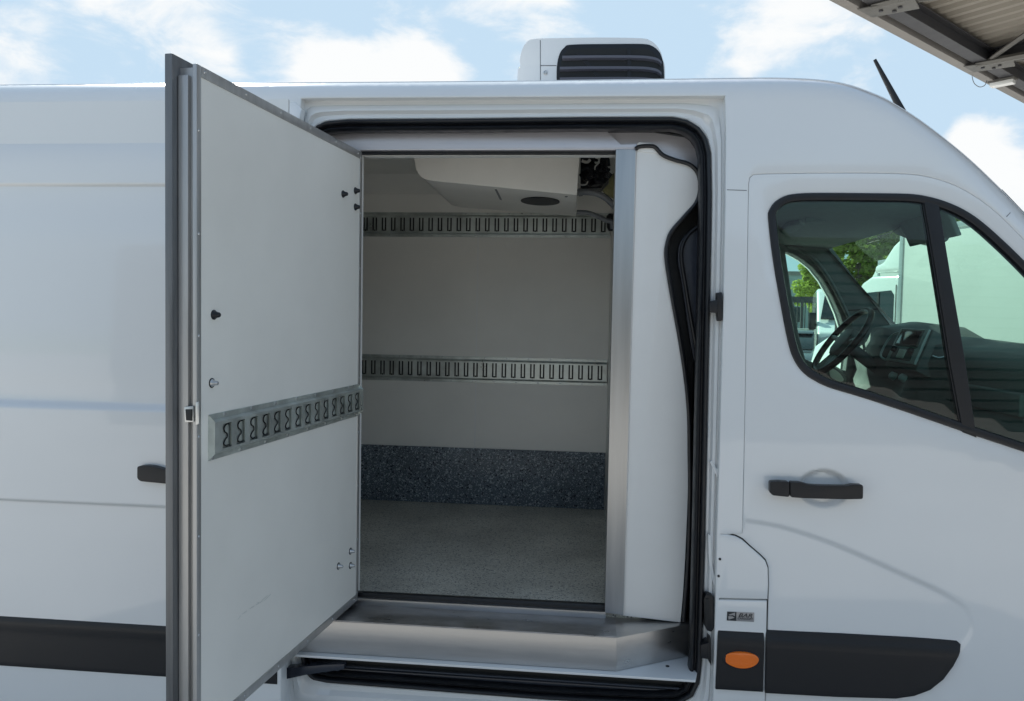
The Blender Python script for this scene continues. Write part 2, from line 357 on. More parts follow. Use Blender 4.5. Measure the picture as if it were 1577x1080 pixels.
VAN = empty('refrigerated_van', (0, 1.0, 0), 'white refrigerated delivery van, side doors open on an empty insulated box', 'van')
WORLDP['refrigerated_van'] = Matrix.Translation((0, 1.0, 0))

# --- openings (pixel outlines laid on the side of the van)
REC = [(462, 150), (800, 148), (1118.5, 146), (1120, 200), (1119, 320), (1112.5, 600), (1105.8, 830), (1101.8, 1020), (1098.5, 1125), (438, 1103), (443, 900), (450, 600), (456, 300)]
DOORTOP = [(1141.5, 820), (1144, 700), (1147.5, 500), (1150.5, 310), (1151.5, 280), (1156, 270), (1168, 266.5), (1230, 265), (1330, 264.5), (1395, 266), (1430, 270.5), (1465, 281), (1500, 299), (1535, 325), (1570, 359), (1640, 432), (1720, 520), (1757, 560)]
DOORR = [(1757, 800), (1742, 1240)]
FLAP = [(1109, 822.5), (1120, 823.5), (1133, 827), (1143, 832), (1156, 844), (1170, 856), (1178, 864), (1182, 875), (1182.5, 900), (1180.5, 980), (1177, 1090), (1172, 1240)]
dt = smooth_open([(x, y) for x, y in DOORTOP[:1]] + DOORTOP[1:], 4)
DOOR_ALL = [S2(p.x, p.y) for p in dt]+L2(DOORR)+L2(FLAP[::-1])
BODYHOLE = [S2(p.x, p.y) for p in dt]+L2(DOORR)+L2([(1165, 1240), (1096.5, 1238), (1100.6, 1100), (1104, 1010), (1105.8, 924), (1108.2, 821), (1120, 821.5)])
# the outer skin of the van side: cornice, cab roof side, centre pillar; holes for recess and cab door
side_out = [p+Vector((0, -.0)) for p in SIL]
def inset_sil(p, i):
    a = SIL[max(i-1, 0)]; b = SIL[min(i+1, len(SIL)-1)]; t = (b-a).normalized(); return p-Vector((-t.y, t.x))*.0045
so_ = [inset_sil(p, i) for i, p in enumerate(SIL)]
bodytop = so_+[Vector((so_[-1].x+.05, 1.30)), Vector((so_[-1].x+.05, .15)), Vector((so_[0].x, .15))]
def flat_loop(lp): return [(p.x, p.y) for p in lp]
recess2 = L2(REC)
seamY = S2(1100, 294).y
CREASE_L = [S2(a, b) for a, b in ((1095, 800), (1150, 802.5))]
def BYbody(X, Z):
    Y = BY0(X, Z)
    for (a, b, w) in (((1112, 294), (1150, 294), .0022),):
        p, q = S2(a[0], a[1]), S2(b[0], b[1])
    return Y
extra = []
for i, p in enumerate(SIL):
    a = SIL[max(i-1, 0)]; b = SIL[min(i+1, len(SIL)-1)]; t = (b-a).normalized(); nn = Vector((-t.y, t.x))
    for d in (.0075, .012, .018, .026, .036, .048, .062, .078): q = p-nn*d; extra.append((q.x, q.y))
dense = []
for i in range(len(SIL)-1):
    k = max(1, int((SIL[i+1]-SIL[i]).length/.02))
    for j in range(k):
        p = SIL[i].lerp(SIL[i+1], j/k); t = (SIL[i+1]-SIL[i]).normalized(); nn = Vector((-t.y, t.x))
        for d in (.0085, .014, .022, .032, .045, .062, .080): q = p-nn*d; dense.append((q.x, q.y))
skin('body_side', bodytop, [recess2, BODYHOLE], BY0, 'paint', VAN, res=.035, r=.004, flange=.045, extra=dense)
# roof: carried across from the side's top edge to the far side
iroof = min(range(len(SIL)), key=lambda i: abs(SIL[i].x-S2(1556, 328).x))
def roof_rows(idx, ys):
    rows = []
    for (f_, off) in ys:
        row = []
        for i in idx:
            a = SIL[max(i-1, 0)]; b = SIL[min(i+1, len(SIL)-1)]; t = (b-a).normalized(); nn = Vector((-t.y, t.x)); p = so_[i]+nn*off
            y0 = float(BY0(np.array([so_[i].x]), np.array([so_[i].y]))[0]); y1 = 2.07-y0
            y = y0+f_ if f_ < .5 else (y1-(1-f_) if f_ < 1.01 else 0)
            row.append(Vector((p.x, y, p.y)))
        rows.append(row)
    return rows
prof = [(0, 0), (.012, .0030), (.03, .0055), (.08, .010), (.2, .018), (.4, .024), (.6, .024), (.8, .018), (.92, .010), (.97, .0055), (.988, .003), (1.0, 0)]
rid = list(range(0, iroof+1))
loft('roof', roof_rows(rid, prof), 'paint', VAN, closed=False)
wid = list(range(iroof, len(SIL)))
loft('windscreen', roof_rows(wid, [(.055, .004), (.2, .010), (.4, .014), (.6, .014), (.8, .010), (.945, .004)]), 'glass2', VAN, closed=False)
for s_ in ((0, .055), (.945, 1.0)):
    loft('windscreen_pillar', roof_rows(wid, [(s_[0], .0045), ((s_[0]+s_[1])/2, .0065), (s_[1], .0055)]), 'paint', VAN, closed=False)
# far side of the van, with the driver's window
FY = 2.02
fw_px = [(1206, 386), (1212, 385), (1222, 388), (1240, 398), (1256, 411), (1272, 431), (1286, 456), (1298, 484), (1306, 510), (1310, 545), (1306, 575), (1262, 566), (1238, 556), (1228, 520), (1217, 460)]
def flatY(v): return lambda X, Z: np.full(len(X), v)
fwin = [Vector((p.x, p.z)) for p in px3(fw_px, 1.93)]
sil_far = [Vector((p.x, p.y-.004)) for p in so_]
far_out = sil_far+[Vector((so_[-1].x+.05, 1.30)), Vector((so_[-1].x+.05, .15)), Vector((so_[0].x, .15))]
skin('far_body_side', far_out, [fwin], flatY(2.06), 'paint', VAN, res=.4, r=.004, flange=-.02, inward=-1)
# rear end and nose closures
b = MB(); x0 = so_[0].x; b.box((x0-.02, 1.03, 1.4), (.04, 2.0, 2.15)); b.build('rear_door', 'paint', VAN, bevel=.01)
b = MB(); b.box((0.2-.6, 1.03, .33), (4.5, 1.9, .06)); b.build('underbody', 'dark', VAN)
# bonnet and nose beyond the frame edge
xe = so_[-1].x+.05; ze = so_[-1].y
nose = [Vector((xe+.004, ze-.02)), Vector((xe+.35, ze-.13)), Vector((xe+.62, ze-.36)), Vector((xe+.72, ze-.62)), Vector((xe+.72, .42)), Vector((xe+.62, .30)), Vector((xe+.004, .30))]
for yy, nm in ((.17, 'front_wing'), (1.94, 'front_wing')):
    skin(nm, nose, [], flatY(yy), 'paint', VAN, res=.2, r=.01, flange=.02)
loft('bonnet', [[Vector((p.x, y, p.y+.01)) for p in nose[:6]] for y in (.16, .25, 1.0, 1.85, 1.95)], 'paint', VAN, closed=False)

# --- black strips behind the door gaps, standing in for the shade in them
def ribbon(name, pts, Y0, w, m, parent, fn=BY0):
    q = densify(pts, .02, False); A = []; B = []
    for i, p in enumerate(q):
        t = (q[min(i+1, len(q)-1)]-q[max(i-1, 0)]).normalized(); nn = Vector((-t.y, t.x))
        for L_, s in ((A, w), (B, -w)):
            c = p+nn*s; y = float(fn(np.array([p.x]), np.array([p.y]))[0])+Y0; L_.append(Vector((c.x, y, c.y)))
    return loft(name, [A, B], m, parent, closed=False)
ribbon('gap_shade_strip', DOOR_ALL[:len(dt)]+L2(DOORR), .013, .025, 'rubber', VAN)
ribbon('gap_shade_strip', L2([(1141.5, 818)]+FLAP[1:]), .013, .022, 'rubber', VAN)
ribbon('panel_backing', L2([(1107, 923), (1180, 925)]), .035, .02, 'rubber', VAN)
ribbon('panel_backing', L2([(1107, 967), (1180, 971)]), .035, .02, 'rubber', VAN)

# --- cab door
GAP = .0045
door_l = soff(DOOR_ALL, -GAP-.003)
WIN = [(1184.5, 335), (1187, 322), (1195, 311), (1208, 303), (1225, 299), (1260, 297.5), (1340, 298), (1400, 299), (1430, 303), (1458, 311), (1485, 323), (1512, 341), (1545, 370), (1580, 404), (1640, 466), (1700, 530), (1722, 560), (1727, 600), (1722, 690), (1700, 726), (1660, 722), (1600, 703), (1577, 695), (1500, 669.5), (1400, 635), (1330, 612), (1280, 597), (1258, 587), (1240, 575), (1226, 557), (1216, 530), (1205, 475), (1192, 400)]
win2 = rounded(L2(WIN), 3)
HCX, HCY = 1268.5, 752
hc = S2(HCX, HCY); hrx, hrz = (S2(HCX+40, HCY)-hc).length, (S2(HCX, HCY+29)-hc).length
CR = smooth_open(L2([(1060, 800), (1110, 801), (1150, 802.5), (1200, 811), (1260, 829), (1320, 853), (1380, 880), (1440, 907), (1478, 929), (1493, 946), (1497, 966), (1490, 985), (1470, 1010)]), 4)
CRT = flat_loop(CR)
crpoly = CRT+[(S2(1440, 1300).x, .2), (S2(1000, 1300).x, .2)]
winpoly = flat_loop(win2)
def crease(X, Z, Y, amp=.006, w=.016):
    d = pdist(X, Z, CRT); s = np.where(inside(X, Z, crpoly), -d, d)
    # fade where the line dies into the door skin
    xe_ = S2(1490, 900).x; fade = sm((xe_+.08-X)/.22)*.75+.25
    return Y+amp*fade*sm((-s+w/2)/w)
def BYdoor(X, Z):
    Y = crease(X, Z, BY0(X, Z))
    e = np.sqrt(((X-hc.x)/hrx)**2+((Z-hc.y)/hrz)**2); Y = Y+.017*sm((1.03-e)/.26)
    dw = pdist(X, Z, winpoly, True); Y = Y+.008*sm((.030-dw)/.022)
    return Y
def BYpost(X, Z): return crease(X, Z, BY0(X, Z))
p_, q_ = S2(1130, 790), S2(1500, 1000)
DOOR = skin('cab_door', door_l, [win2], BYdoor, 'paint', VAN, res=.03, r=.003, flange=.045,
            refine=[(hc.x-.10, hc.y-.075, hc.x+.10, hc.y+.075, .005)],
            extra=[(p.x+nn*(-tt.y), p.y+nn*tt.x) for i, p in enumerate(densify(CR, .012, False)[:-1]) for tt in [(densify(CR, .012, False)[i+1]-p).normalized()] for nn in (-.012, -.007, -.003, .002, .006, .011, .017)])
WORLDP['cab_door'] = Matrix.Identity(4)
# window rubber, panes, divider
w1 = resample(win2, 220); w2 = soff(w1, -.007); w3 = soff(w1, -.020); w4 = soff(w1, -.0235)
def on(loop, off, fn=BY0): 
    x = np.array([p.x for p in loop]); z = np.array([p.y for p in loop]); y = fn(x, z)+off
    return [Vector((a, float(b_), c)) for a, b_, c in zip(x, y, z)]
wu = soff(w1, .003)
loft('window_seal', [on(wu, .010), on(w1, .001), on(w2, -.0005), on(w3, .003), on(w4, .010), on(w4, .030)], 'rubber', DOOR)
pane = soff(w1, -.018)
skin('window_glass', pane, [], lambda X, Z: BY0(X, Z)+.011, 'glass', DOOR, res=.05, r=.001, flange=.002)
dv = L2([(1422, 306), (1443, 309), (1460, 400), (1502, 672), (1483, 664), (1449, 450)])
dv = L2([(1424, 304), (1444, 308), (1464, 430), (1484, 545), (1503, 672), (1485, 665), (1466, 560), (1448, 445)])
skin('window_divider', dv, [], lambda X, Z: BY0(X, Z)+.002, 'plastic', DOOR, res=.03, r=.003, flange=.02)
dv2 = L2([(1421, 304), (1423, 304), (1446.5, 445), (1464.5, 560), (1483.5, 665), (1481.5, 664), (1462.5, 560), (1444.5, 445)])
skin('glass_run', dv2, [], lambda X, Z: BY0(X, Z)+.007, 'rubber', DOOR, res=.03, r=.001, flange=.02)
# door handle
def handle(parent, pts, Yc, name='door_handle', m='plastic'):
    b = MB(); q = [Vector((p[0], p[1], 0)) for p in pts]; n = len(q); o = []
    for k in range(n):                      # round the outline's corners
        a, c, d = q[k-1], q[k], q[(k+1) % n]; r_ = min(3.2, (a-c).length*.45, (d-c).length*.45)
        p0, p1 = c+(a-c).normalized()*r_, c+(d-c).normalized()*r_
        o += [p0.lerp(c, t).lerp(c.lerp(p1, t), t) for t in (0, .33, .67, 1)]
    b.prism([P(v.x, v.y, Yc) for v in o], (0, .024, 0)); b.build(name, m, parent, bevel=.0055, seg=3, angle=50, merge=1e-5)
HP = [(1186, 745), (1189, 742), (1200, 741), (1234, 743.5), (1240, 746), (1262, 748), (1308, 748), (1313, 746), (1326, 747), (1329.5, 751), (1329, 764), (1325, 768.5), (1300, 769), (1240, 767.5), (1190, 762.5), (1186, 759)]
handle(DOOR, [(1217.4, 742.6), (1234, 743.3), (1246, 747), (1262, 748.2), (1304, 748.8), (1313, 746.5), (1329.5, 747.2), (1329.2, 768.8), (1300, 769.3), (1240, 767.8), (1217.4, 766)], -.045)
handle(DOOR, [(1186, 742), (1200, 741.2), (1215.8, 742.4), (1215.8, 765.8), (1190, 763.2), (1186, 759)], -.044, 'handle_cap')
for x_ in (1205, 1318):
    b = MB(); b.box(tuple(P(x_, 755, -.008)), (.030, .034, .026)); b.build('handle_foot', 'plastic', DOOR, bevel=.004)
# black moulding on the door, bevelled along its top
def moulding(name, pts, parent, fn=BY0, proud=.012, ch=.034, zf=None):
    lp = L2(pts, off=-proud)
    top = flat_loop(L2([p for p in zf], off=-proud))
    def Yf(X, Z):
        d = pdist(X, Z, top); return fn(X, Z)-proud+.014*np.clip(1-d/ch, 0, 1)
    skin(name, lp, [], Yf, 'plastic', parent, res=.015, r=.004, flange=.018)
moulding('door_moulding', [(1182.5, 975.5), (1300, 981), (1400, 986.5), (1476, 991.5), (1480.5, 996), (1478, 1005), (1467, 1026), (1452, 1046), (1432, 1062), (1408, 1071), (1380, 1075), (1290, 1072.5), (1181, 1066.5)], DOOR, zf=[(1150, 973), (1510, 993)])
# centre pillar pieces: fuel flap, lower panel, moulding, marker, badge
flapP = [(1109.5, 825), (1120, 825.5), (1132.5, 828.6), (1142, 833.6), (1155.3, 845.4), (1169.3, 857.4), (1176.8, 865), (1180.7, 875.4), (1181.2, 900), (1180.3, 921.5), (1106.5, 920)]
FL = skin('fuel_flap', L2(flapP), [], BY0, 'paint', VAN, res=.03, r=.004, flange=.04)
LP = skin('pillar_panel', L2([(1106.5, 926), (1179.3, 927.5), (1176, 1100), (1172, 1225), (1097, 1225), (1101, 1100)]), [], BY0, 'paint', VAN, res=.03, r=.004, flange=.04)
moulding('pillar_moulding', [(1108.5, 971), (1176, 975), (1173.5, 1064.5), (1104.5, 1060.5)], VAN, zf=[(1100, 970.5), (1182, 975)])
def ell(cx_, cy_, rx, ry, n=36, tilt=0): return [(cx_+rx*math.cos(2*math.pi*i/n), cy_-ry*math.sin(2*math.pi*i/n)+tilt*rx*math.cos(2*math.pi*i/n)) for i in range(n)]
mc = S2(1142, 1017); mrx = (S2(1168, 1017)-mc).length
mk = skin('side_marker', L2(ell(1142.5, 1017, 25.5, 10.8, tilt=.04), off=-.02), [], lambda X, Z: BY0(X, Z)-.013-.012*np.clip(1-((X-mc.x)/mrx)**2, 0, 1), 'amber', VAN, res=.006, r=.003, flange=.012)
skin('marker_rim', L2(ell(1142.5, 1017, 28.5, 13.2, tilt=.04), off=-.015), [], lambda X, Z: BY0(X, Z)-.0135, 'plastic', VAN, res=.01, r=.002, flange=.01)
BG = skin('maker_badge', L2([(1120, 942.2), (1161.5, 944), (1161, 957.8), (1119.4, 955.6)], off=-.001), [], lambda X, Z: BY0(X, Z)-.0015, 'badge_s', VAN, res=.02, r=.0005, flange=.003)
WORLDP['maker_badge'] = Matrix.Identity(4)
skin('emblem_field', L2([(1120.2, 942.4), (1134, 942.9), (1133.6, 956.2), (1119.6, 955.4)], off=-.002), [], lambda X, Z: BY0(X, Z)-.0026, 'badge_k', BG, res=.02, r=.0003, flange=.002)
for pts in ([(1122.3, 947), (1131.8, 943.8), (1131.8, 949.2), (1128.5, 947.4), (1124.2, 948.2)], [(1121.8, 949.2), (1128.5, 949.8), (1131, 951.6), (1122.0, 954.6)]):
    skin('emblem_stroke', L2(pts, off=-.003), [], lambda X, Z: BY0(X, Z)-.0032, 'badge_s', BG, res=.02, r=.0002, flange=.001)
def text(s, px, py, size, m, parent, shear=0.0, off=-.0022, w=None, bold=0.0):
    c = bpy.data.curves.new('lettering', 'FONT'); c.body = s; c.size = size; c.extrude = .0002; c.offset = bold; c.shear = shear; c.align_x = 'CENTER'; c.align_y = 'CENTER'
    c.materials.append(M[m]); o = bpy.data.objects.new('lettering', c); COL.objects.link(o); q = S2(px, py, off=off)
    y = float(BY0(np.array([q.x]), np.array([q.y]))[0])+off
    
    bpy.context.view_layer.update(); me = bpy.data.meshes.new_from_object(o); bpy.data.objects.remove(o)
    me.transform(Matrix.Translation((q.x, y, q.y)) @ Matrix.Rotation(math.radians(90), 4, 'X') @ Matrix.Diagonal((w or 1, 1, 1, 1)))
    return link('lettering', me, m, parent, smooth=False)
text('BAR', 1147.5, 948.3, .017, 'badge_k', BG, .3, bold=.00025, w=1.35)
text('CARGOLIFT', 1147.5, 953.2, .0085, 'badge_k', BG, .2, bold=.0001, w=1.0)
# horizontal seam on the centre pillar
b = MB(); a_, c_ = S2(1101, 293.5), S2(1150, 294.5)
def strip3(px_pts, w, off, m, name, parent, fn=BY0):
    q = densify(L2(px_pts), .02, False); A = []; B = []
    for i, p in enumerate(q):
        t = (q[min(i+1, len(q)-1)]-q[max(i-1, 0)]).normalized(); nn = Vector((-t.y, t.x))
        y = float(fn(np.array([p.x]), np.array([p.y]))[0])+off
        A.append(Vector((p.x+nn.x*w, y, p.y+nn.y*w))); B.append(Vector((p.x-nn.x*w, y, p.y-nn.y*w)))
    b = MB(); n = len(A); T = Vector((0, .004, 0))
    for i in range(n-1): b.hexa([A[i], B[i], B[i]+T, A[i]+T, A[i+1], B[i+1], B[i+1]+T, A[i+1]+T])
    return b.build(name, m, parent)
strip3([(1119.5, 292.5), (1150, 293.5)], .0011, -.0006, 'dalu', 'panel_seam', VAN)
strip3([(1556, 327.5), (1550, 334)], .0011, -.0006, 'dalu', 'panel_seam', VAN)
# ------------------------------------------------------------------ sliding door (slid back, proud of the side)
SDY = -.085
zA, zB, zC = P(130, 282, SDY).z, P(130, 625, SDY-.01).z, P(130, 774.5, SDY-.01).z
shc = P(297, 716, SDY-.02)
def BYsd0(X, Z):
    t = np.clip(Z-1.25, 0, None); return SDY+.045*t*t
def BYsd(X, Z):
    Y = BYsd0(X, Z)
    Y = Y-.022*sm((zB-Z)/.026+.5)+.012*sm((zC-Z)/.012+.5)
    Y = Y+.009*sm((zA-Z)/.009+.5)-.009*sm((zA-.03-Z)/.16)
    Y = Y+.004*np.exp(-((Z-zB-.035)/.030)**2)*(.6+.4*np.sin(X*2.1))
    e = np.sqrt(((X-shc.x)/hrx)**2+((Z-shc.z)/hrz)**2); Y = Y+.085*sm((Z-(ztop-.20))/.22); return Y+.017*sm((1.03-e)/.26)
def sl(pts, off=0): return L2(pts, BYsd0, off)
ztop = S2(100, 152, BYsd0).y; xr = S2(433, 1010, BYsd0).x
xl = S2(-620, 500, BYsd0).x
sdo = [Vector((xl, ztop)), Vector((xr-.02, ztop)), Vector((xr, ztop-.02)), Vector((xr, .40)), Vector((xl, .40))]
ex = [(x, z+dz) for z in (zA, zB, zC) for dz in (-.012, -.008, -.004, 0, .004, .008, .012) for x in np.arange(xl+.02, xr-.02, .05)]
SD = skin('sliding_door', sdo, [], BYsd, 'paint', VAN, res=.035, r=.004, flange=.035, refine=[(xl+.01, z-.022, xr-.01, z+.022, .02, .0035) for z in (zA, zB, zC)]+[(shc.x-.10, shc.z-.075, shc.x+.10, shc.z+.075, .005)])
b = MB(); b.box(((xl+xr)/2, SDY+.045+.02, (ztop+.4)/2), (xr-xl-.02, .012, ztop-.42)); b.build('inner_skin', 'paint', SD)
handle(SD, [(211, 718.5), (224, 717.2), (236, 718.6), (250, 722.5), (270, 724.6), (318, 727), (330, 726), (344, 727.5), (344, 750), (300, 749.5), (216, 741.5), (211, 737.5)], -.128)
b = MB(); b.box(tuple(P(228, 730, -.095)), (.030, .04, .026)); b.build('handle_foot', 'plastic', SD, bevel=.004)
mz = [(-620, 899), (433, 961)]
def BYm(X, Z): return BYsd0(X, Z)
topz = S2(0, 935, BYsd0, -.014).y; botz = S2(0, 1024, BYsd0, -.014).y
mo = [Vector((xl+.01, topz)), Vector((xr-.012, topz)), Vector((xr-.012, botz)), Vector((xl+.01, botz))]
skin('door_moulding', mo, [], lambda X, Z: BYsd0(X, Z)-.018+.024*np.clip((Z-topz+.047)/.047, 0, 1)-.004*np.clip((Z-topz+.047)/.03, -1, 0), 'plastic', SD, res=.015, r=.004, flange=.018)

# ------------------------------------------------------------------ sliding-door opening: jamb, seal
INN = [(464, 600), (465, 260), (469, 205), (478, 189), (495, 181), (530, 178), (700, 177), (900, 174.5), (1040, 174), (1062, 179), (1080, 190), (1092, 207), (1098, 232), (1098.5, 300), (1094.5, 450), (1090.5, 600), (1085.5, 830), (1082.5, 950), (1080.5, 1020), (1077, 1050), (1067, 1071), (1045, 1083), (1000, 1084), (844, 1076), (506, 1050), (482, 1045), (468, 1030), (463, 1000), (463, 800)]
JY = .045
inn = resample([Vector((p.x, p.z)) for p in [P(x, y, JY) for x, y in INN]], 400)
inn = [Vector((v.x, v.y)) for v in crom([Vector((p.x, p.y, 0)) for p in inn], 1, True)]
# match the recess outline ray by ray from the opening's centre
cc = Vector((sum(p.x for p in inn)/400, sum(p.y for p in inn)/400))
def hit(poly, d):
    best = None; n = len(poly)
    for i in range(n):
        a, b_ = poly[i], poly[(i+1) % n]; e = b_-a; den = d.x*e.y-d.y*e.x
        if abs(den) < 1e-12: continue
        w = a-cc; t = (w.x*e.y-w.y*e.x)/den; u = (w.x*d.y-w.y*d.x)/den
        if t > 0 and -1e-9 <= u <= 1+1e-9: best = t if best is None else max(best, t)
    return cc+d*best
def lerpl(A, B, t): return [a.lerp(b_, t) for a, b_ in zip(A, B)]
rc0 = soff(recess2, .006)
outr = [hit(rc0, (p-cc).normalized()) for p in inn]
def at3(lp, Y): return [Vector((p.x, Y, p.y)) for p in lp]
def ontum(lp, off):
    o = []
    for p in lp:
        t = max(0, p.y-1.25); o.append(Vector((p.x, .045*t*t+off, p.y)))
    return o
loops = [ontum(outr, .026), ontum(outr, .034), ontum(lerpl(outr, inn, .10), .036), ontum(lerpl(outr, inn, .32), .040), ontum(lerpl(outr, inn, .40), .032), ontum(lerpl(outr, inn, .62), .031),
         ontum(lerpl(outr, inn, .74), .046), ontum(lerpl(outr, inn, .90), .046), ontum(lerpl(outr, inn, .95), .040), ontum(inn, .043), ontum(soff(inn, -.003), .06), ontum(soff(inn, -.006), .09)]
loft('door_jamb', loops, 'paint', VAN, angle=50)
s = []
for (o_, y) in ((-.001, .050), (-.001, .034), (-.005, .026), (-.011, .026), (-.016, .034), (-.018, .046), (-.021, .046), (-.024, .036), (-.029, .034), (-.034, .040), (-.036, .055), (-.036, .085)):
    s.append(ontum(soff(inn, o_), y))
loft('opening_seal', s, 'rubber', VAN, angle=70)
ins = soff(inn, -.030)
loft('jamb_lining', [ontum(ins, .07), ontum(soff(inn, -.028), .12), ontum(soff(inn, -.020), .30)], 'dark', VAN)
# catches and guides on the front jamb
JB = loft  # keep name short
def jpart(name, pts, Y, th, m, bev=.004): return plate(name, pts, Y, th, m, VAN, bevel=bev)
c1 = MB(); c1.prism(px3([(1104, 451), (1112, 450), (1113, 494), (1106, 495), (1104, 480), (1104, 463)], .008), (0, .035, 0)); c1.prism(px3([(1093.5, 464), (1105, 462), (1105, 482), (1093, 481)], .002), (0, .05, 0))
c1.build('door_catch', 'plastic', VAN, bevel=.003)
c2 = MB(); c2.prism([P(p[0], p[1], .012) for p in [(1087, 915), (1096, 916), (1100, 922), (1100, 968), (1096, 974), (1089, 972), (1085, 964), (1084, 924)]], (0, .03, 0)); CP = c2.build('door_contact', 'rubber', VAN, bevel=.004)
c3 = MB(); c3.prism([P(p[0], p[1], .008) for p in [(1087, 922), (1092, 922), (1093, 930), (1092, 964), (1088, 966), (1087, 960)]], (0, .01, 0)); c3.build('contact_slot', 'dark', CP, bevel=.001)
c4 = MB(); c4.prism(px3([(1091, 980), (1095, 983), (1096, 1027), (1091, 1018), (1089, 1012)], .008), (0, .035, 0)); c4.prism(px3([(1079, 994), (1092, 990), (1092, 1016), (1080, 1014)], .000), (0, .05, 0))
c4.build('door_guide', 'plastic', VAN, bevel=.003)
for (pts) in ([(1093, 712), (1096, 709), (1107, 726), (1106, 770), (1103, 774), (1104, 735)], [(1090, 822), (1096, 826), (1097, 868), (1103, 900), (1099, 902), (1092, 870)]):
    plate('jamb_swage', pts, .028, .012, 'paint', VAN, bevel=.003)
for (x, y) in ((1107, 858), (1105, 884)):
    o = P(x, y, .02); MB().lathe(o, (0, -1, 0), [(0, .004), (.022, .004), (.024, .003)], 10).build('jamb_plug', 'rubber', VAN)

# ------------------------------------------------------------------ insulated box
BX = P(552, 915, .165); zf = BX.z
yb = PZ(553, 769, zf).y; yb2 = PZ(936, 785, zf).y; YB = (yb+yb2)/2
zc = P(557, 293, YB).z; zk = P(553, 684, YB).z
xL = -3.0; xR = P(939, 420, YB).x

def slab(name, lo, hi, m, parent=VAN, bevel=0):
    b = MB(); b.box([(a+c)/2 for a, c in zip(lo, hi)], [c-a for a, c in zip(lo, hi)]); return b.build(name, m, parent, bevel=bevel)
BW = slab('back_wall', (xL, YB, zf-.05), (xR+.05, YB+.05, zc+.10), 'grp')
for px_ in (735,):
    jx = P(px_, 450, YB).x; slab('panel_joint', (jx-.003, YB-.0012, zf+.01), (jx+.003, YB-.0002, zc), 'grp2', BW)
slab('kick_plate', (xL, YB-.008, zf+.001), (xR-.001, YB-.0005, zk), 'kick', BW, bevel=.001)
slab('box_floor', (xL, .168, zf-.06), (xR+.10, YB+.04, zf), 'floor')
slab('box_ceiling', (xL, .19, zc+.06), (xR+.10, YB+.04, zc+.12), 'grp')
b = MB(); b.prism([(xL, YB-.001, zc-.02), (xL, YB-.13, zc+.062), (xL, YB-.001, zc+.062)], (xR-xL, 0, 0)); b.build('ceiling_cove', 'grp', VAN)
slab('rear_wall', (xL-.05, .16, zf-.05), (xL, YB+.05, zc+.1), 'grp')
# front bulkhead, slightly splayed
b = MB(); xf = xR+.04; b.hexa([(xR, YB+.04, zf-.04), (xR+.03, YB+.04, zf-.04), (xf+.03, .19, zf-.04), (xf, .19, zf-.04), (xR, YB+.04, zc+.1), (xR+.03, YB+.04, zc+.1), (xf+.03, .19, zc+.1), (xf, .19, zc+.1)]); BHD = b.build('bulkhead', 'grp', VAN)
# near-side wall of the box to the left of the doorway
hx = P(551, 500, .148).x
slab('near_wall', (xL, .152, zf-.30), (hx+.0, .20, zc+.10), 'grp2')
slab('near_upper_wall', (hx+.001, .195, P(700, 236, .15).z), (xR+.06, .23, zc+.13), 'grp2')

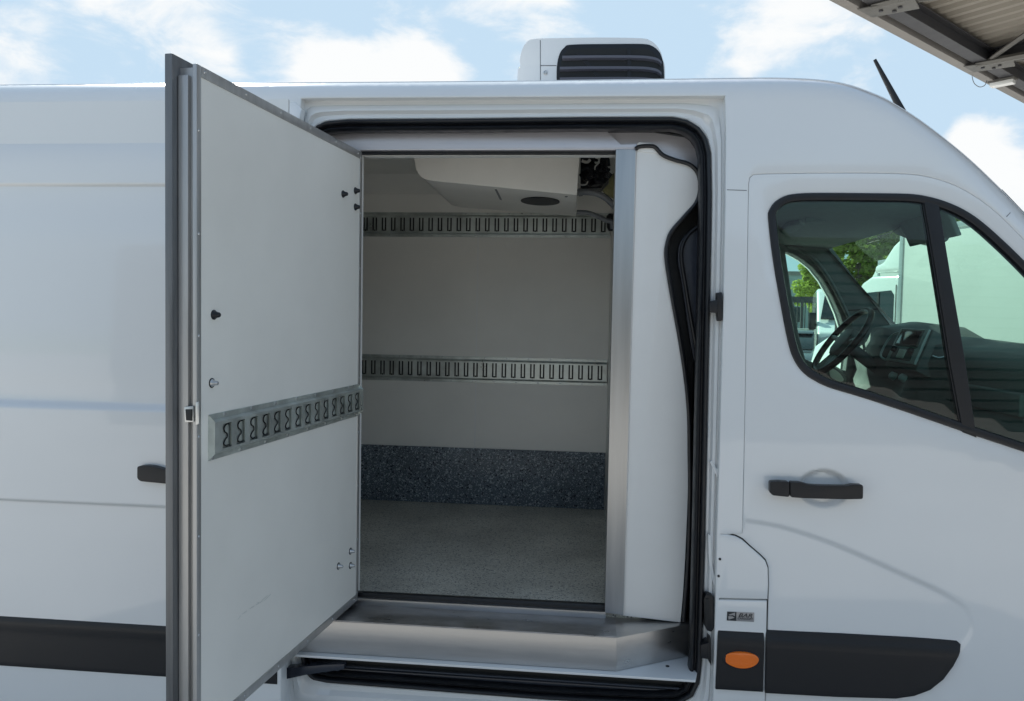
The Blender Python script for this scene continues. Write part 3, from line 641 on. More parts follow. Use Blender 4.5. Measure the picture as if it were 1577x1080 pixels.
# logistics rail: rounded hat section with slots, built in its own (u, v, w) frame
def rail(name, O, du, dv_, dn, L, H, n, style, parent, screws=True, u0=.03):
    O, du, dv_, dn = Vector(O), Vector(du).normalized(), Vector(dv_).normalized(), Vector(dn).normalized()
    W_ = .017; T = lambda u, v, w: O+du*u+dv_*v+dn*w
    sec = [(0, 0), (0, .0025), (.10*H, .0025), (.125*H, .004), (.155*H, W_-.002), (.18*H, W_), (.82*H, W_), (.845*H, W_-.002), (.875*H, .004), (.90*H, .0025), (H, .0025), (H, 0)]
    vs = []; fs = []
    def add(v, f): b0 = len(vs); vs.extend(v); fs.extend([tuple(i+b0 for i in q) for q in f])
    for i, (a, c) in enumerate(zip(sec[:-1], sec[1:])):
        if i == 5: continue
        add([T(0, *a), T(L, *a), T(L, *c), T(0, *c)], [(0, 1, 2, 3)])
    pitch = (L-2*u0)/n; v0, v1 = .18*H, .82*H; V2 = [Vector((0, v0)), Vector((L, v0)), Vector((L, v1)), Vector((0, v1))]; E = [(0, 1), (1, 2), (2, 3), (3, 0)]; holes = []; curls = []
    for k in range(n):
        c = u0+(k+.5)*pitch; h0, h1 = (.23*H, .77*H)
        if style == 'wave':
            hw = pitch*.31; hp = [(c-hw, h0), (c+hw, h0), (c+hw, h1), (c-hw, h1)]
            holes.append(hp); curls.append(crom([T(c+a*hw, h0+v*(h1-h0), W_-.0045) for a, v in ((.75, .06), (.1, .05), (-.35, .16), (-.1, .30), (.45, .42), (.35, .55), (-.2, .66), (-.3, .80), (.1, .92), (.75, .94))], 3))
            # long bar edge on the hinge side of each slot
            holes.append(hp)
        else:
            for s_ in (-1, 1):
                x = c+s_*pitch*.17; q = pitch*.08
                holes.append([(x-q, h0), (x+q, h0), (x+q, h1), (x-q, h1)] if s_ < 0 else [(x-q, h0), (x+q, h0), (x+q, h1), (x-q, h1)])
            holes.append([(c-pitch*.11, h0-.001), (c+pitch*.10, h0-.001), (c+pitch*.10, h0+.05*H), (c-pitch*.11, h0+.05*H)])
    for h in holes:
        b0 = len(V2); V2 += [Vector(p) for p in h]; E += [(b0+i, b0+(i+1) % len(h)) for i in range(len(h))]
    vo, _, fo, *_ = delaunay_2d_cdt(V2, E, [], 0, 1e-6); X = np.array([v.x for v in vo]); Z = np.array([v.y for v in vo]); TT = np.array(fo)
    cx_, cz_ = X[TT].mean(1), Z[TT].mean(1); k = (cz_ > v0) & (cz_ < v1) & (cx_ > 0) & (cx_ < L)
    for h in holes: k &= ~inside(cx_, cz_, h)
    add([T(x, z, W_) for x, z in zip(X, Z)], [tuple(t) for t in TT[k].tolist()])
    for h in holes:
        m_ = len(h); add([T(a, c, W_) for a, c in h]+[T(a, c, W_-.003) for a, c in h], [(i, (i+1) % m_, m_+(i+1) % m_, m_+i) for i in range(m_)])
    add([T(0, 0, 0), T(0, H, 0), T(0, .85*H, W_), T(0, .15*H, W_)], [(0, 1, 2, 3)]); add([T(L, 0, 0), T(L, H, 0), T(L, .85*H, W_), T(L, .15*H, W_)], [(3, 2, 1, 0)])
    R = from_data(name, vs, fs, 'galv', parent, smooth=False)
    mb = MB(); mb.hexa([T(.002, .16*H, .0006), T(L-.002, .16*H, .0006), T(L-.002, .84*H, .0006), T(.002, .84*H, .0006), T(.002, .16*H, .0012), T(L-.002, .16*H, .0012), T(L-.002, .84*H, .0012), T(.002, .84*H, .0012)])
    back = mb.build('rail_backing', 'rubber' if style == 'bar' else 'grey', parent)
    if curls:
        z0_ = W_-.0065; mb = MB(); mb.hexa([T(.003, .2*H, z0_-.0006), T(L-.003, .2*H, z0_-.0006), T(L-.003, .8*H, z0_-.0006), T(.003, .8*H, z0_-.0006), T(.003, .2*H, z0_), T(L-.003, .2*H, z0_), T(L-.003, .8*H, z0_), T(.003, .8*H, z0_)]); mb.build('slot_floor', 'galv', parent)
        mb = MB()
        for cv in curls: mb.tube(cv, .0016, 5)
        cu = mb.build('slot_catches', 'dark', parent); cu['kind'] = 'stuff'
    if screws:
        mb = MB(); ns = int(L/.11)
        for i in range(ns+1):
            for v, off in ((.05*H, 0), (.95*H, .05)):
                u = .012+off+i*(L-.03)/ns
                if u < L-.006: mb.lathe(T(u, v, .002), dn, [(0, .005), (.0025, .0042), (.0035, .001)], 7)
        rv = mb.build('rivet_row', 'screw', parent); rv['kind'] = 'stuff'
    return R
for (pt, pb, pt2) in ((326.5, 364, 333.5), (545.5, 585, 557)):
    a = P(557, pt, YB-.012); c = P(557, pb, YB-.012); e = P(939, pt2, YB-.012)
    H = a.z-c.z; Lr = xR-.003-xL-.5
    rail('logistics_rail', (xR-.003, YB-.0006, c.z), (-1, 0, 0), (0, 0, 1), (0, -1, 0), Lr, H, int(Lr/.0485), 'bar', BW, u0=.010)

# doorway frame pieces
HD = MB(); HD.prism(px3([(455, 207), (932, 199.5), (956, 222.5), (980.5, 221.5), (980.5, 231), (540, 231.5), (455, 231.5)], .150), (0, .10, 0)); HDo = HD.build('header_plate', 'hdr', VAN, bevel=.002)
strip = MB(); strip.prism(px3([(548, 231.8), (948, 231.3), (948, 237), (548, 237.5)], .168), (0, .02, 0)); strip.build('header_gasket', 'rubber', HDo, bevel=.001)
plate('upper_corner_panel', [(450, 201.5), (900, 195), (935, 195.5), (985, 199.5), (1030, 205), (1078, 213), (1078, 300), (979, 300), (979, 262), (950, 232), (450, 232)], .185, .02, 'hdr', VAN)
plate('roof_lining_strip', [(448, 183), (1085, 178), (1088, 222), (1030, 212), (985, 206), (935, 202), (448, 208)], .200, .01, 'gloss', VAN)
# rubber bead following the corner panel's top edge
tb = MB(); tb.tube(crom(px3([(450, 202.5), (700, 199), (900, 195), (940, 196), (985, 200), (1030, 206), (1078, 214)], .181), 4), .0045, 6); tb.build('panel_edge_bead', 'rubber', VAN)
tb = MB(); tb.tube(crom(px3([(450, 197), (700, 196.5), (880, 193.5), (940, 193)], .15), 4), .0022, 6); tb.build('trim_wire', 'hdr', VAN)
PS = MB(); PS.prism(px3([(948.5, 230), (979.5, 230), (960.5, 948), (931.5, 944)], .144), (0, .14, 0)); PSo = PS.build('door_post', 'steelv', VAN, bevel=.0025)
# white panel forward of the post, shaped edge with rubber trim
WPt = [(980, 231), (998, 227), (1008, 229), (1020, 241), (1040, 249), (1058, 254), (1070, 263), (1076, 276), (1077, 296), (1071, 315), (1054, 335), (1034, 358), (1027, 376), (1025, 398), (1031, 440), (1038, 480), (1047, 530), (1055, 585), (1060, 640), (1061, 700), (1058, 800), (1053, 900), (1048, 959)]
wp = crom(px3(WPt, .150), 4)
full = wp+px3([(960.5, 948.5)], .150)
b = MB(); b.prism(full, (0, .03, 0)); WPo = b.build('front_side_panel', 'grp2', VAN, bevel=.002)
tb = MB(); tb.tube(crom(px3([(979, 229.5), (985, 226)]+[(x+1, y-2) for x, y in WPt[1:-3]]+[(1062.5, 760), (1060, 860), (1053, 957)], .143), 4), .0068, 8); tb.build('rubber_edge_trim', 'rubber', WPo)
plate('corner_cap', [(981, 222), (984, 219), (1006, 221), (1012, 229), (1016, 236), (1003, 236), (983, 233)], .147, .012, 'grp2', WPo, bevel=.002)
tb = MB(); tb.tube(crom(px3([(979, 233), (960, 948)], .146), 4), .0016, 6); tb.build('sealant_bead', 'grp2', WPo)
# black sheet for the gap's shade and cab B-pillar trim seen past the panel
plate('gap_shade_sheet', [(1000, 205), (1092, 205), (1092, 1000), (1000, 1000)], .235, .02, 'dark', VAN)
tr = MB(); tr.prism(crom(px3([(1090, 338), (1076, 345), (1058, 359), (1046, 378), (1044, 402), (1049, 430), (1055, 470), (1062, 520), (1070, 560), (1082, 600), (1090, 612), (1090, 470)], .185), 4, True), (0, .03, 0)); TRo = tr.build('pillar_trim', 'gloss', VAN, bevel=.006, seg=3)
tr = MB(); tr.tube(crom(px3([(1089, 343), (1074, 350), (1060, 362), (1051, 380), (1050, 402), (1056, 440), (1064, 490), (1074, 545), (1084, 590)], .178), 5), .006, 8); tr.build('trim_ridge', 'rubber', TRo)

# sill: threshold, stainless step with chamfered end, painted ledge
th = MB(); th.prism([P(552, 913, .165)+Vector((-.08, 0, 0)), P(932, 932, .165)+Vector((.01, 0, 0)), P(932, 941, .160)+Vector((.01, 0, 0)), P(552, 921, .160)+Vector((-.08, 0, 0))], (0, .02, 0)); th.build('threshold_gasket', 'rubber', VAN, bevel=.001)
zt = P(552, 931.5, .146).z
b = MB(); b.box((( hx-.08+P(932, 940, .152).x)/2, .164, (P(700, 929, .152).z+zt)/2), (P(932, 940, .152).x-hx+.085, .036, P(700, 929, .152).z-zt)); b.build('threshold_plate', 'steel', VAN, bevel=.002)
zs = zt-.001
A1 = P(520, 957, 0); f1 = PZ(520, 957, zs); f2 = PZ(950, 982, zs); f3 = PZ(1068, 957, zs)
bk1 = PZ(545, 932, zs); bk2 = PZ(950, 952, zs)

yf_ = (f1.y+f2.y)/2
g1, g2 = P(465, 1004, yf_), P(948, 1034, yf_); zb = (g1.z+g2.z)/2
xs0 = PP(470, 1000, (0, yf_, 0), (0, 1, 0)).x-.10; xs1 = P(950, 982, yf_).x
x3 = P(1067, 957, .165).x
poly = [Vector((xs0, yf_, 0)), Vector((xs1, yf_, 0)), Vector((x3+.02, .165, 0)), Vector((x3+.02, .20, 0)), Vector((xs0, .20, 0))]
b = MB(); b.prism([p+Vector((0, 0, zs)) for p in poly], (0, 0, zb-zs)); STo = b.build('step_box', 'steel', VAN, bevel=.004)
b = MB(); b.hexa([(xs0, yf_+.002, zs-.001), (xs1, yf_+.002, zs-.001), (xs1-.001, .150, zs-.001), (xs0, .150, zs-.001), (xs0, yf_+.002, zs+.0018), (xs1, yf_+.002, zs+.0018), (xs1-.001, .150, zs+.0018), (xs0, .150, zs+.0018)]); b.build('step_tread', 'worn', STo, bevel=.001)
led = [Vector((xs0-.03, yf_-.022, 0)), Vector((P(1066, 1045, yf_-.022).x+.01, yf_-.022, 0)), Vector((x3+.04, .20, 0)), Vector((xs0-.03, .20, 0))]
b = MB(); b.prism([p+Vector((0, 0, zb-.001)) for p in led], (0, 0, -.008)); LDo = b.build('sill_ledge', 'paint', VAN, bevel=.002)
o = PZ(1028, 1026, zb); MB().lathe(o, (0, 0, 1), [(-.001, .006), (.0008, .006), (.001, .004)], 12).build('ledge_hole', 'dark', LDo)
b = MB(); b.box(((xs0+x3)/2, .085, zb-.055), (x3-xs0+.1, .03, .10)); b.build('sill_channel', 'dark', VAN)
b = MB(); b.box(((xs0+x3)/2, .12, zb-.083), (x3-xs0+.1, .12, .014)); b.build('sill_tray', 'gloss', VAN, bevel=.004)
b = MB(); b.tube([(xs0, .055, zb-.066), (x3, .055, zb-.068)], .004, 8); b.build('roller_track', 'gloss', VAN)
# roller arm of the sliding door seen under the box door
b = MB(); b.prism(px3([(433, 1030), (500, 1024), (530, 1023), (530, 1031), (470, 1040), (433, 1048)], .00), (0, .03, 0)); b.lathe(P(503, 1027, .02), (0, 0, 1), [(-.012, .014), (.012, .014)], 14); b.lathe(P(520, 1026, .02), (0, 0, 1), [(-.012, .01), (.012, .01)], 12)
b.build('roller_arm', 'gloss', VAN, bevel=.002)

# ------------------------------------------------------------------ insulated box door, swung out square to the side
ang = math.radians(5.98); dd = Vector((math.sin(ang), math.cos(ang), 0)); nn_ = Vector((math.cos(ang), -math.sin(ang), 0))
Hg = P(555, 500, .146); Hg.z = 0
def DQ(px, py, w=0): return PP(px, py, Hg+nn_*w, nn_)
def DT(s, z, w): return Hg-dd*s+nn_*w+Vector((0, 0, z))
def DS(px, py): p = DQ(px, py); return (-(p-Hg).dot(dd), p.z)
Ld = DS(303, 500)[0]; zT = DS(552, 232)[1]; zT2 = DS(310, 101)[1]; zB1 = DS(550, 926)[1]; zB2 = DS(400, 1058)[1]
zT = (zT+zT2)/2; zBt = (zB1+zB2)/2
lead = DT(Ld, 0, 0); q = PP(261, 500, lead, dd); thk = -(q-lead).dot(nn_)

def dbox(b, s0, s1, z0, z1, w0, w1): return b.hexa([DT(s0, z0, w0), DT(s1, z0, w0), DT(s1, z0, w1), DT(s0, z0, w1), DT(s0, z1, w0), DT(s1, z1, w0), DT(s1, z1, w1), DT(s0, z1, w1)])
b = MB(); dbox(b, .004, Ld-.012, zBt+.004, zT-.004, -thk*.95, -.004); BD = b.build('box_door', 'alu', VAN, bevel=.001)
b = MB(); dbox(b, -.01, Ld+.016, zBt-.02, zT+.020, -thk, -thk*.72); b.build('outer_flange', 'dalu', BD, bevel=.003)
b = MB(); dbox(b, .01, Ld-.001, zBt-.005, zT-.022, -thk*.70, -thk*.32); EDo = b.build('edge_profile', 'alu', BD, bevel=.004)
b = MB(); dbox(b, .01, Ld-.013, zBt, zT-.001, -thk*.31, -.008); b.build('edge_groove', 'dalu', BD, bevel=.002)
fwid = .017; ft = .024
for (s0, s1, z0, z1) in ((0, fwid*.8, zBt, zT), (Ld-fwid, Ld, zBt, zT), (fwid*.8, Ld-fwid, zT-ft, zT), (fwid*.8, Ld-fwid, zBt, zBt+ft)):
    b = MB(); dbox(b, s0, s1, z0, z1, -.010, 0); b.build('frame_strip', 'alu', BD, bevel=.0015)
b = MB(); dbox(b, fwid*.8-.001, Ld-fwid+.001, zBt+ft-.001, zT-ft+.001, -.012, -.0022); b.build('door_panel', 'grp', BD)
b = MB(); b.tube([DT(-.006, zBt, -.006), DT(-.006, zT, -.006)], .004, 8); b.build('hinge_gasket', 'rubber', BD)
mb = MB()
for i in range(7): mb.lathe(DT(Ld-fwid*.5, zBt+.02+(zT-zBt-.05)*i/6.5, 0), nn_, [(0, .0038), (.0018, .003), (.0025, .001)], 8)
for i in range(9): mb.lathe(DT(fwid*.45, zBt+.03+(zT-zBt-.05)*i/8, 0), nn_, [(0, .0038), (.0018, .003), (.0025, .001)], 8)
for i in range(6):
    for z in (zT-ft*.45, zBt+ft*.5): mb.lathe(DT(.03+(Ld-.06)*i/5, z, 0), nn_, [(0, .004), (.0018, .0032), (.0025, .001)], 8)
rv = mb.build('frame_rivets', 'screw', BD); rv['kind'] = 'stuff'
# rail on the door
rs0, rz0 = DS(551, 617); a1 = DS(322, 640); a2 = DS(322, 712); a3 = DS(548, 592); a4 = DS(548, 640)
zr1 = (a1[1]+a3[1])/2; zr0 = (a2[1]+a4[1])/2; Lr = a1[0]-.004

rail('logistics_rail', DT(a1[0], zr0, -.002), dd, (0, 0, 1), nn_, Lr, zr1-zr0, 14, 'wave', BD, u0=.02)
for (x, y, m_) in ((330, 485, 'rubber'), (529, 299, 'rubber'), (548, 294, 'rubber'), (548, 319, 'rubber'), (327, 590, 'screw'), (540.5, 849, 'screw'), (522, 872, 'screw'), (540.5, 871, 'screw')):
    o = DQ(x-1, y, -.002); k = 1 if m_ == 'rubber' else .8
    kb = MB().lathe(o, nn_, [(0, .0115*k), (.002, .0115*k), (.004, .009*k), (.006, .0085*k), (.010, .0065*k), (.014, .006*k), (.0165, .004*k)], 14).build('cap_nut' if k == 1 else 'bolt_head', m_, BD)
    if k < 1: MB().lathe(o, nn_, [(0.0002, .0115), (.0012, .0115), (.0015, .009)], 14).build('washer', 'rubber', BD)
# latch slot on the leading edge
def LQ(px, py): return PP(px, py, DT(Ld+.001, 0, 0), dd)
b = MB(); b.prism([LQ(285, 627), LQ(299, 625), LQ(299.5, 650), LQ(286, 650)], -dd*.004); b.build('latch_plate', 'screw', BD, bevel=.001)
b = MB(); b.prism([LQ(288, 630), LQ(298, 630), LQ(298, 648), LQ(289, 647)], -dd*.0065); b.build('latch_bolt', 'dark', BD, bevel=.001)
b = MB(); b.prism([LQ(304, 620), LQ(309, 618), LQ(309, 652), LQ(304, 655)], -dd*.0065); b.build('striker_face', 'screw', BD, bevel=.001)
# scratches and a dent in the lower panel
mb = MB()
for (x0_, y0_, x1_, y1_) in ((366, 954, 371, 948), (373, 946, 380, 941), (384, 938, 392, 933), (394, 932, 404, 926), (403, 925, 412, 917), (406, 926, 417, 915), (396, 929, 399, 928)):
    a, c = DQ(x0_, y0_, -.0022), DQ(x1_, y1_, -.0022); mb.tube([a, a.lerp(c, .5)+nn_*.0003, c], .0005, 5)
sc_ = mb.build('scratch_marks', 'galv', BD); sc_['kind'] = 'stuff'

# ------------------------------------------------------------------ evaporator under the box ceiling
YF, YR = .46, 1.22
fr = crom(px3([(634, 190), (637, 232), (638, 248), (641, 262)], YF), 2)+crom(px3([(641, 262), (646, 270), (654, 276), (670, 279)], YF), 3)+px3([(888.5, 300.5), (893, 238), (896, 190)], YF)
bk = crom(px3([(700, 232), (699, 250), (697, 265), (696, 277)], YR), 2)+crom(px3([(694, 300), (693, 310), (696, 316), (710, 319.5)], YR), 3)+px3([(887, 333), (888, 275), (889, 235)], YR)
n_ = min(len(fr), len(bk)); 
b = MB(); n = len(fr); b.add(fr+bk, [tuple(range(n)), tuple(range(2*n-1, n-1, -1))]+[(i, i+n, (i+1) % n+n, (i+1) % n) for i in range(n)])
EV = b.build('evaporator_cover', 'ivory', VAN, bevel=.016, seg=4, angle=50)
zu = (PZ(832, 309, 0) and P(888.5, 300.5, YF).z)
c1_, c2_ = P(832, 309, .78), None
def under(px, py):                      # point on the cover's underside
    a, bb, c = P(654, 276, YF), P(888.5, 300.5, YF), P(887, 333, YR); nrm = (bb-a).cross(c-a).normalized(); return PP(px, py, a, nrm)+Vector((0, 0, -.0015))
b = MB(); b.prism([under(832+30*math.cos(t*math.pi/14), 309+6.2*math.sin(t*math.pi/14)+1*math.cos(t*math.pi/14)) for t in range(28)], (0, 0, -.003)); b.build('fan_outlet', 'dark', EV)
b = MB(); b.prism([under(762, 291), (under(765, 291)), under(778, 317), under(775, 317)], (0, 0, -.002)); b.build('cover_groove', 'dalu', EV)
for (x, y) in ((720, 318), (804, 328), (872, 302)): MB().lathe(under(x, y), (0, 0, -1), [(0, .006), (.003, .004)], 8).build('cover_screw', 'dalu', EV)
# exposed fittings at its end
YI = .75
mb = MB()
mb.prism(px3([(894, 240), (915, 240), (915, 250), (921, 258), (938, 262), (938, 276), (930, 284), (926, 290), (894, 291)], YI), (0, .12, 0))
for (x, y, r) in ((906, 247, .018), (929, 254, .03), (912, 262, .03), (922, 272, .035), (905, 275, .03), (933, 268, .018), (917, 282, .02), (926, 262, .022)):
    mb.box(P(x, y, YI-.035), (r*1.6, .05, r*1.1), Matrix.Rotation(x*1.7+y, 3, 'Y') @ Matrix.Rotation(.5, 3, 'Z')); mb.lathe(P(x+2, y-2, YI-.05), (math.sin(x), -1, math.cos(y)), [(0, r*.45), (.03, r*.45), (.031, r*.3), (.045, r*.3)], 8)
mb.build('valve_block', 'rubber', EV, bevel=0)
mb = MB(); mb.tube(crom(px3([(898, 238), (912, 235), (926, 237), (935, 244), (937, 256)], YI-.08), 4), .008, 7); mb.tube(crom(px3([(897, 262), (905, 258), (912, 264), (908, 272)], YI-.09), 4), .004, 6); mb.build('black_hose', 'rubber', EV)
mb = MB(); mb.tube(crom(px3([(921, 243), (923, 250), (917, 256), (916, 262)], YI-.09), 4), .0028, 6); mb.build('white_cable', 'wire', EV); mb = MB(); mb.tube(crom(px3([(890, 283), (896, 285), (903, 284), (905, 279)], YI-.06), 4), .003, 6); mb.build('white_cable', 'wire', EV); mb = MB(); mb.tube(crom(px3([(896, 248), (904, 250), (909, 246)], YI-.09), 4), .006, 6); mb.build('white_cable', 'wire', EV)
mb = MB(); mb.tube(crom(px3([(888, 297), (900, 296), (918, 298), (934, 306), (948, 320)], YI-.05), 5), .0125, 10); mb.tube(px3([(891, 296.5), (897, 296)], YI-.05), .016, 10); mb.build('drain_hose', 'grey', EV)
mb = MB(); mb.tube(crom(px3([(888, 327), (905, 328), (922, 334), (934, 340), (942, 342), (944, 352)], YI+.2), 5), .010, 8); mb.build('lower_hose', 'grey', EV)
mb = MB(); mb.lathe(P(941, 340, 1.0), (0, 0, -1), [(-.03, .01), (-.02, .02), (.0, .022), (.03, .018), (.045, .01)], 10); mb.build('hose_clamp', 'rubber', EV)
mb = MB(); mb.tube(crom(px3([(944, 352), (942, 380), (945, 400), (943, 430)], 1.25), 4), .003, 6); mb.build('thin_cable', 'wire', EV)
mb = MB(); mb.prism(crom(px3([(930, 276), (940, 270), (949, 268), (949, 302), (938, 300), (928, 292)], 1.05), 3, True), (0, .05, 0)); mb.build('foam_seal', 'foam', EV, bevel=.008)
# ------------------------------------------------------------------ condenser on the roof
YU = .50
body = [(796.5, 140), (797, 118), (798, 106), (801, 102), (801, 98), (800.5, 93), (803, 80), (808, 69), (815, 62), (824, 60), (832, 59.5), (920, 58), (985, 59), (1000, 62), (1010, 69), (1017, 79), (1021, 92), (1024, 104), (1024, 140)]
bp = crom(px3(body, YU), 3); b = MB(); b.prism(bp, (0, 1.0, 0)); CU = b.build('roof_condenser', 'paint', VAN, bevel=.012, seg=3, angle=50)
g_ = [(858, 140), (857, 118), (858, 98), (862, 82), (869, 73), (880, 68.5), (940, 67.5), (990, 67.5), (1005, 71), (1015, 79), (1020, 90), (1022.5, 104), (1023.5, 140)]
gp = crom(px3(g_, YU-.004), 4); b = MB(); b.prism(gp, (0, .03, 0)); GRo = b.build('grille_surround', 'plastic', CU, bevel=.004)
g2 = [(863, 139), (862.5, 118), (863.5, 100), (867, 87), (873, 79), (882, 75), (940, 74), (988, 74.5), (1001, 77), (1009, 84), (1014, 93), (1016, 105), (1016.5, 139)]
b = MB(); b.prism(crom(px3(g2, YU-.0052), 4), (0, .003, 0)); b.build('grille_void', 'dark', CU)
for (y, x0_) in ((86, 866), (103, 862), (119.5, 862), (134, 862)):
    mb = MB(); pts = crom(px3([(x0_, y), (900, y-.6), (950, y-.8), (985, y-.4), (1002, y+1), (1013, y+4), (1019, y+9)], YU-.020), 4)
    vs = []; 
    for i in range(len(pts)-1):
        a, c = pts[i], pts[i+1]; mb.hexa([a, a+Vector((0, .018, -.006)), a+Vector((0, .018, -.014)), a+Vector((0, 0, -.009)), c, c+Vector((0, .018, -.006)), c+Vector((0, .018, -.014)), c+Vector((0, 0, -.009))])
    mb.build('louvre_blade', 'louvre', CU, merge=1e-5)
b = MB(); b.prism(px3([(966, 76), (972, 76), (972.5, 138), (966.5, 138)], YU-.010), (0, .006, 0)); b.build('grille_post', 'plastic', CU)
b = MB(); b.prism(px3([(888, 82), (896, 82), (925, 118), (918, 118)], YU-.007), (0, .002, 0)); b.build('grille_brace', 'plastic', CU)
for pts in ([(831.6, 62), (832.6, 62), (832.8, 138), (831.8, 138)], [(832, 100.6), (857, 100.6), (857, 101.8), (832, 101.8)]):
    b = MB(); b.prism(px3(pts, YU-.0008), (0, .004, 0)); b.build('cover_seam', 'dalu', CU)
MB().lathe(P(840, 112.5, YU), (0, -1, 0), [(0, .008), (.003, .008), (.004, .005), (.002, .003)], 14).build('cover_screw', 'screw', CU)
# aerial
a, c = P(1347, 92, .95), P(1394, 181, .95); e = c+(c-a).normalized()*.12
mb = MB(); mb.tube([a, a.lerp(c, .3), a.lerp(c, .65), c, e], .0065, 10, r2=.0185); mb.build('aerial', 'rubber', VAN)

# ------------------------------------------------------------------ cab interior
def farp(pts, Y=1.93): return [Vector((p.x, p.z)) for p in px3(pts, Y)]
ft_out = farp([(1060, 330), (1200, 345), (1262, 352), (1279, 383), (1290, 398), (1312, 428), (1338, 462), (1366, 498), (1380, 520), (1385, 900), (1060, 900)])
fth = smooth_open(farp(fw_px), 1)
FT = skin('far_door_trim', ft_out, [fth], flatY(1.93), 'trim', VAN, res=.08, r=.012, flange=.06)
mb = MB(); mb.tube(crom(px3([(1212, 378), (1232, 385), (1256, 402), (1278, 432), (1298, 470), (1312, 500)], 1.915), 4), .012, 8); mb.build('pillar_ridge', 'trim', FT)
mb = MB(); mb.tube(px3([(1304, 478), (1352, 476)], 1.922), .003, 6); mb.build('trim_joint', 'rubber', FT)
skin('far_window_glass', soff([Vector((v.x, v.y)) for v in fth], .008), [], flatY(2.0), 'glass2', VAN, res=.3, r=.001, flange=.003)
hzc = P(1280, 383, 1.9).z; xh = P(1280, 383, 1.9).x
b = MB(); b.prism([(.52, .20, hzc+.06), (.9, .20, hzc+.05), (xh-.25, .20, hzc+.02), (xh, .20, hzc-.0), (xh-.02, .20, hzc+.03), (xh-.2, .20, hzc+.10), (.52, .20, hzc+.12)], (0, 1.74, 0)); HLo = b.build('headliner', 'headl', VAN, bevel=.01)
for (x, y, Y, r) in ((1387, 352, .95, .024),): MB().lathe(PZ(x, y, hzc+.028), (0, 0, -1), [(0, r), (.006, r), (.01, r*.8), (.004, r*.4)], 18).build('headliner_socket', 'bezel', HLo)
for pts in ([(1202, 350), (1212, 342), (1232, 338), (1240, 341), (1222, 352), (1206, 357)], [(1240, 335), (1270, 333), (1300, 340), (1292, 348), (1262, 349)]):
    b = MB(); b.prism([PZ(x, y, hzc+.05) for x, y in pts], (0, 0, -.02)); b.build('overhead_moulding', 'headl', HLo, bevel=.008, seg=3)
# visors and interior mirror at the header
for Yc in (.62, 1.45):
    b = MB(); b.hexa([(xh-.02, Yc-.2, hzc-.09), (xh-.02, Yc+.2, hzc-.09), (xh-.002, Yc+.2, hzc-.085), (xh-.002, Yc-.2, hzc-.085), (xh-.07, Yc-.2, hzc+.02), (xh-.07, Yc+.2, hzc+.02), (xh-.05, Yc+.2, hzc+.025), (xh-.05, Yc-.2, hzc+.025)]) if Yc < 1 else None
    if Yc < 1: b.build('sun_visor', 'headl', VAN, bevel=.006, seg=3)
mb = MB(); mb.prism(crom(px3([(1384, 352), (1400, 346), (1430, 340), (1455, 343), (1462, 360), (1458, 372), (1436, 374), (1415, 366)], .85), 3, True), (.02, .12, 0)); mb.build('rear_view_mirror', 'trim', VAN, bevel=.012, seg=3)
# dashboard: one moulded body, its section swept across the cab
sec = [(1.98, 1.55), (1.75, 1.635), (1.56, 1.655), (1.44, 1.625), (1.405, 1.56), (1.42, 1.47), (1.40, 1.40), (1.36, 1.34), (1.375, 1.18), (1.43, 1.10), (1.46, .70), (1.9, .65)]
ys = np.linspace(.13, 1.93, 37); lo = []
for y in ys:
    hump = math.exp(-((y-1.52)/.20)**4)*.075; con = math.exp(-((y-1.02)/.17)**4)
    row = []
    for i, (x, z) in enumerate(sec):
        dz = hump*(1 if 1 <= i <= 3 else (.5 if i == 4 else 0)); dx = -.055*con*(1 if 3 <= i <= 8 else 0)-.04*math.exp(-((y-1.52)/.2)**4)*(1 if 3 <= i <= 5 else 0)
        row.append(Vector((x+dx, float(y), z+dz+(.015*con if 1 <= i <= 3 else 0))))
    lo.append(row)
DB = loft('dashboard', lo, 'trim', VAN, closed=False, angle=60)
# infotainment bezel and controls: lie on the console face
def BZ(u, v, w=0):                         # u: 0 far .. 1 near, v: 0 bottom .. 1 top
    A_, B_, C_, D_ = P(1367, 556, 1.17), P(1411, 563, .90), P(1434.5, 509, .92), P(1391, 507, 1.19)
    p = (A_*(1-u)+B_*u)*(1-v)+(D_*(1-u)+C_*u)*v; nz = (B_-A_).cross(D_-A_).normalized()
    if nz.x > 0: nz = -nz
    return p+nz*w
def bzb(name, u0, u1, v0, v1, w0, w1, m, bev=.002):
    b = MB(); b.hexa([BZ(u0, v0, w0), BZ(u1, v0, w0), BZ(u1, v1, w0), BZ(u0, v1, w0), BZ(u0, v0, w1), BZ(u1, v0, w1), BZ(u1, v1, w1), BZ(u0, v1, w1)]); return b.build(name, m, DB, bevel=bev)
bzb('console_body', -.05, 1.05, -.15, 1.03, -.09, 0, 'trim', .01)
bzb('console_bezel', 0, 1, 0, 1, 0, .012, 'bezel', .004)
bzb('screen_surround', .10, .90, .46, .96, .012, .016, 'trim', .002); bzb('display_screen', .15, .85, .51, .91, .016, .018, 'screen', .001)
bzb('control_panel', .15, .85, .06, .40, .012, .015, 'trim')
bzb('phone_tray', .38, .62, .10, .36, .015, .02, 'ivory')
for u in (.2, .8): MB().lathe(BZ(u, .33, .015), BZ(.5, .5, 1)-BZ(.5, .5, 0), [(0, .014), (.015, .012), (.017, .008)], 12).build('control_knob', 'plastic', DB)
for u in (.33, .67):
    MB().lathe(BZ(u, -.38, -.02), BZ(.5, .5, 1)-BZ(.5, .5, 0), [(0, .018), (.02, .016), (.024, .010)], 14).build('control_knob', 'bezel', DB)
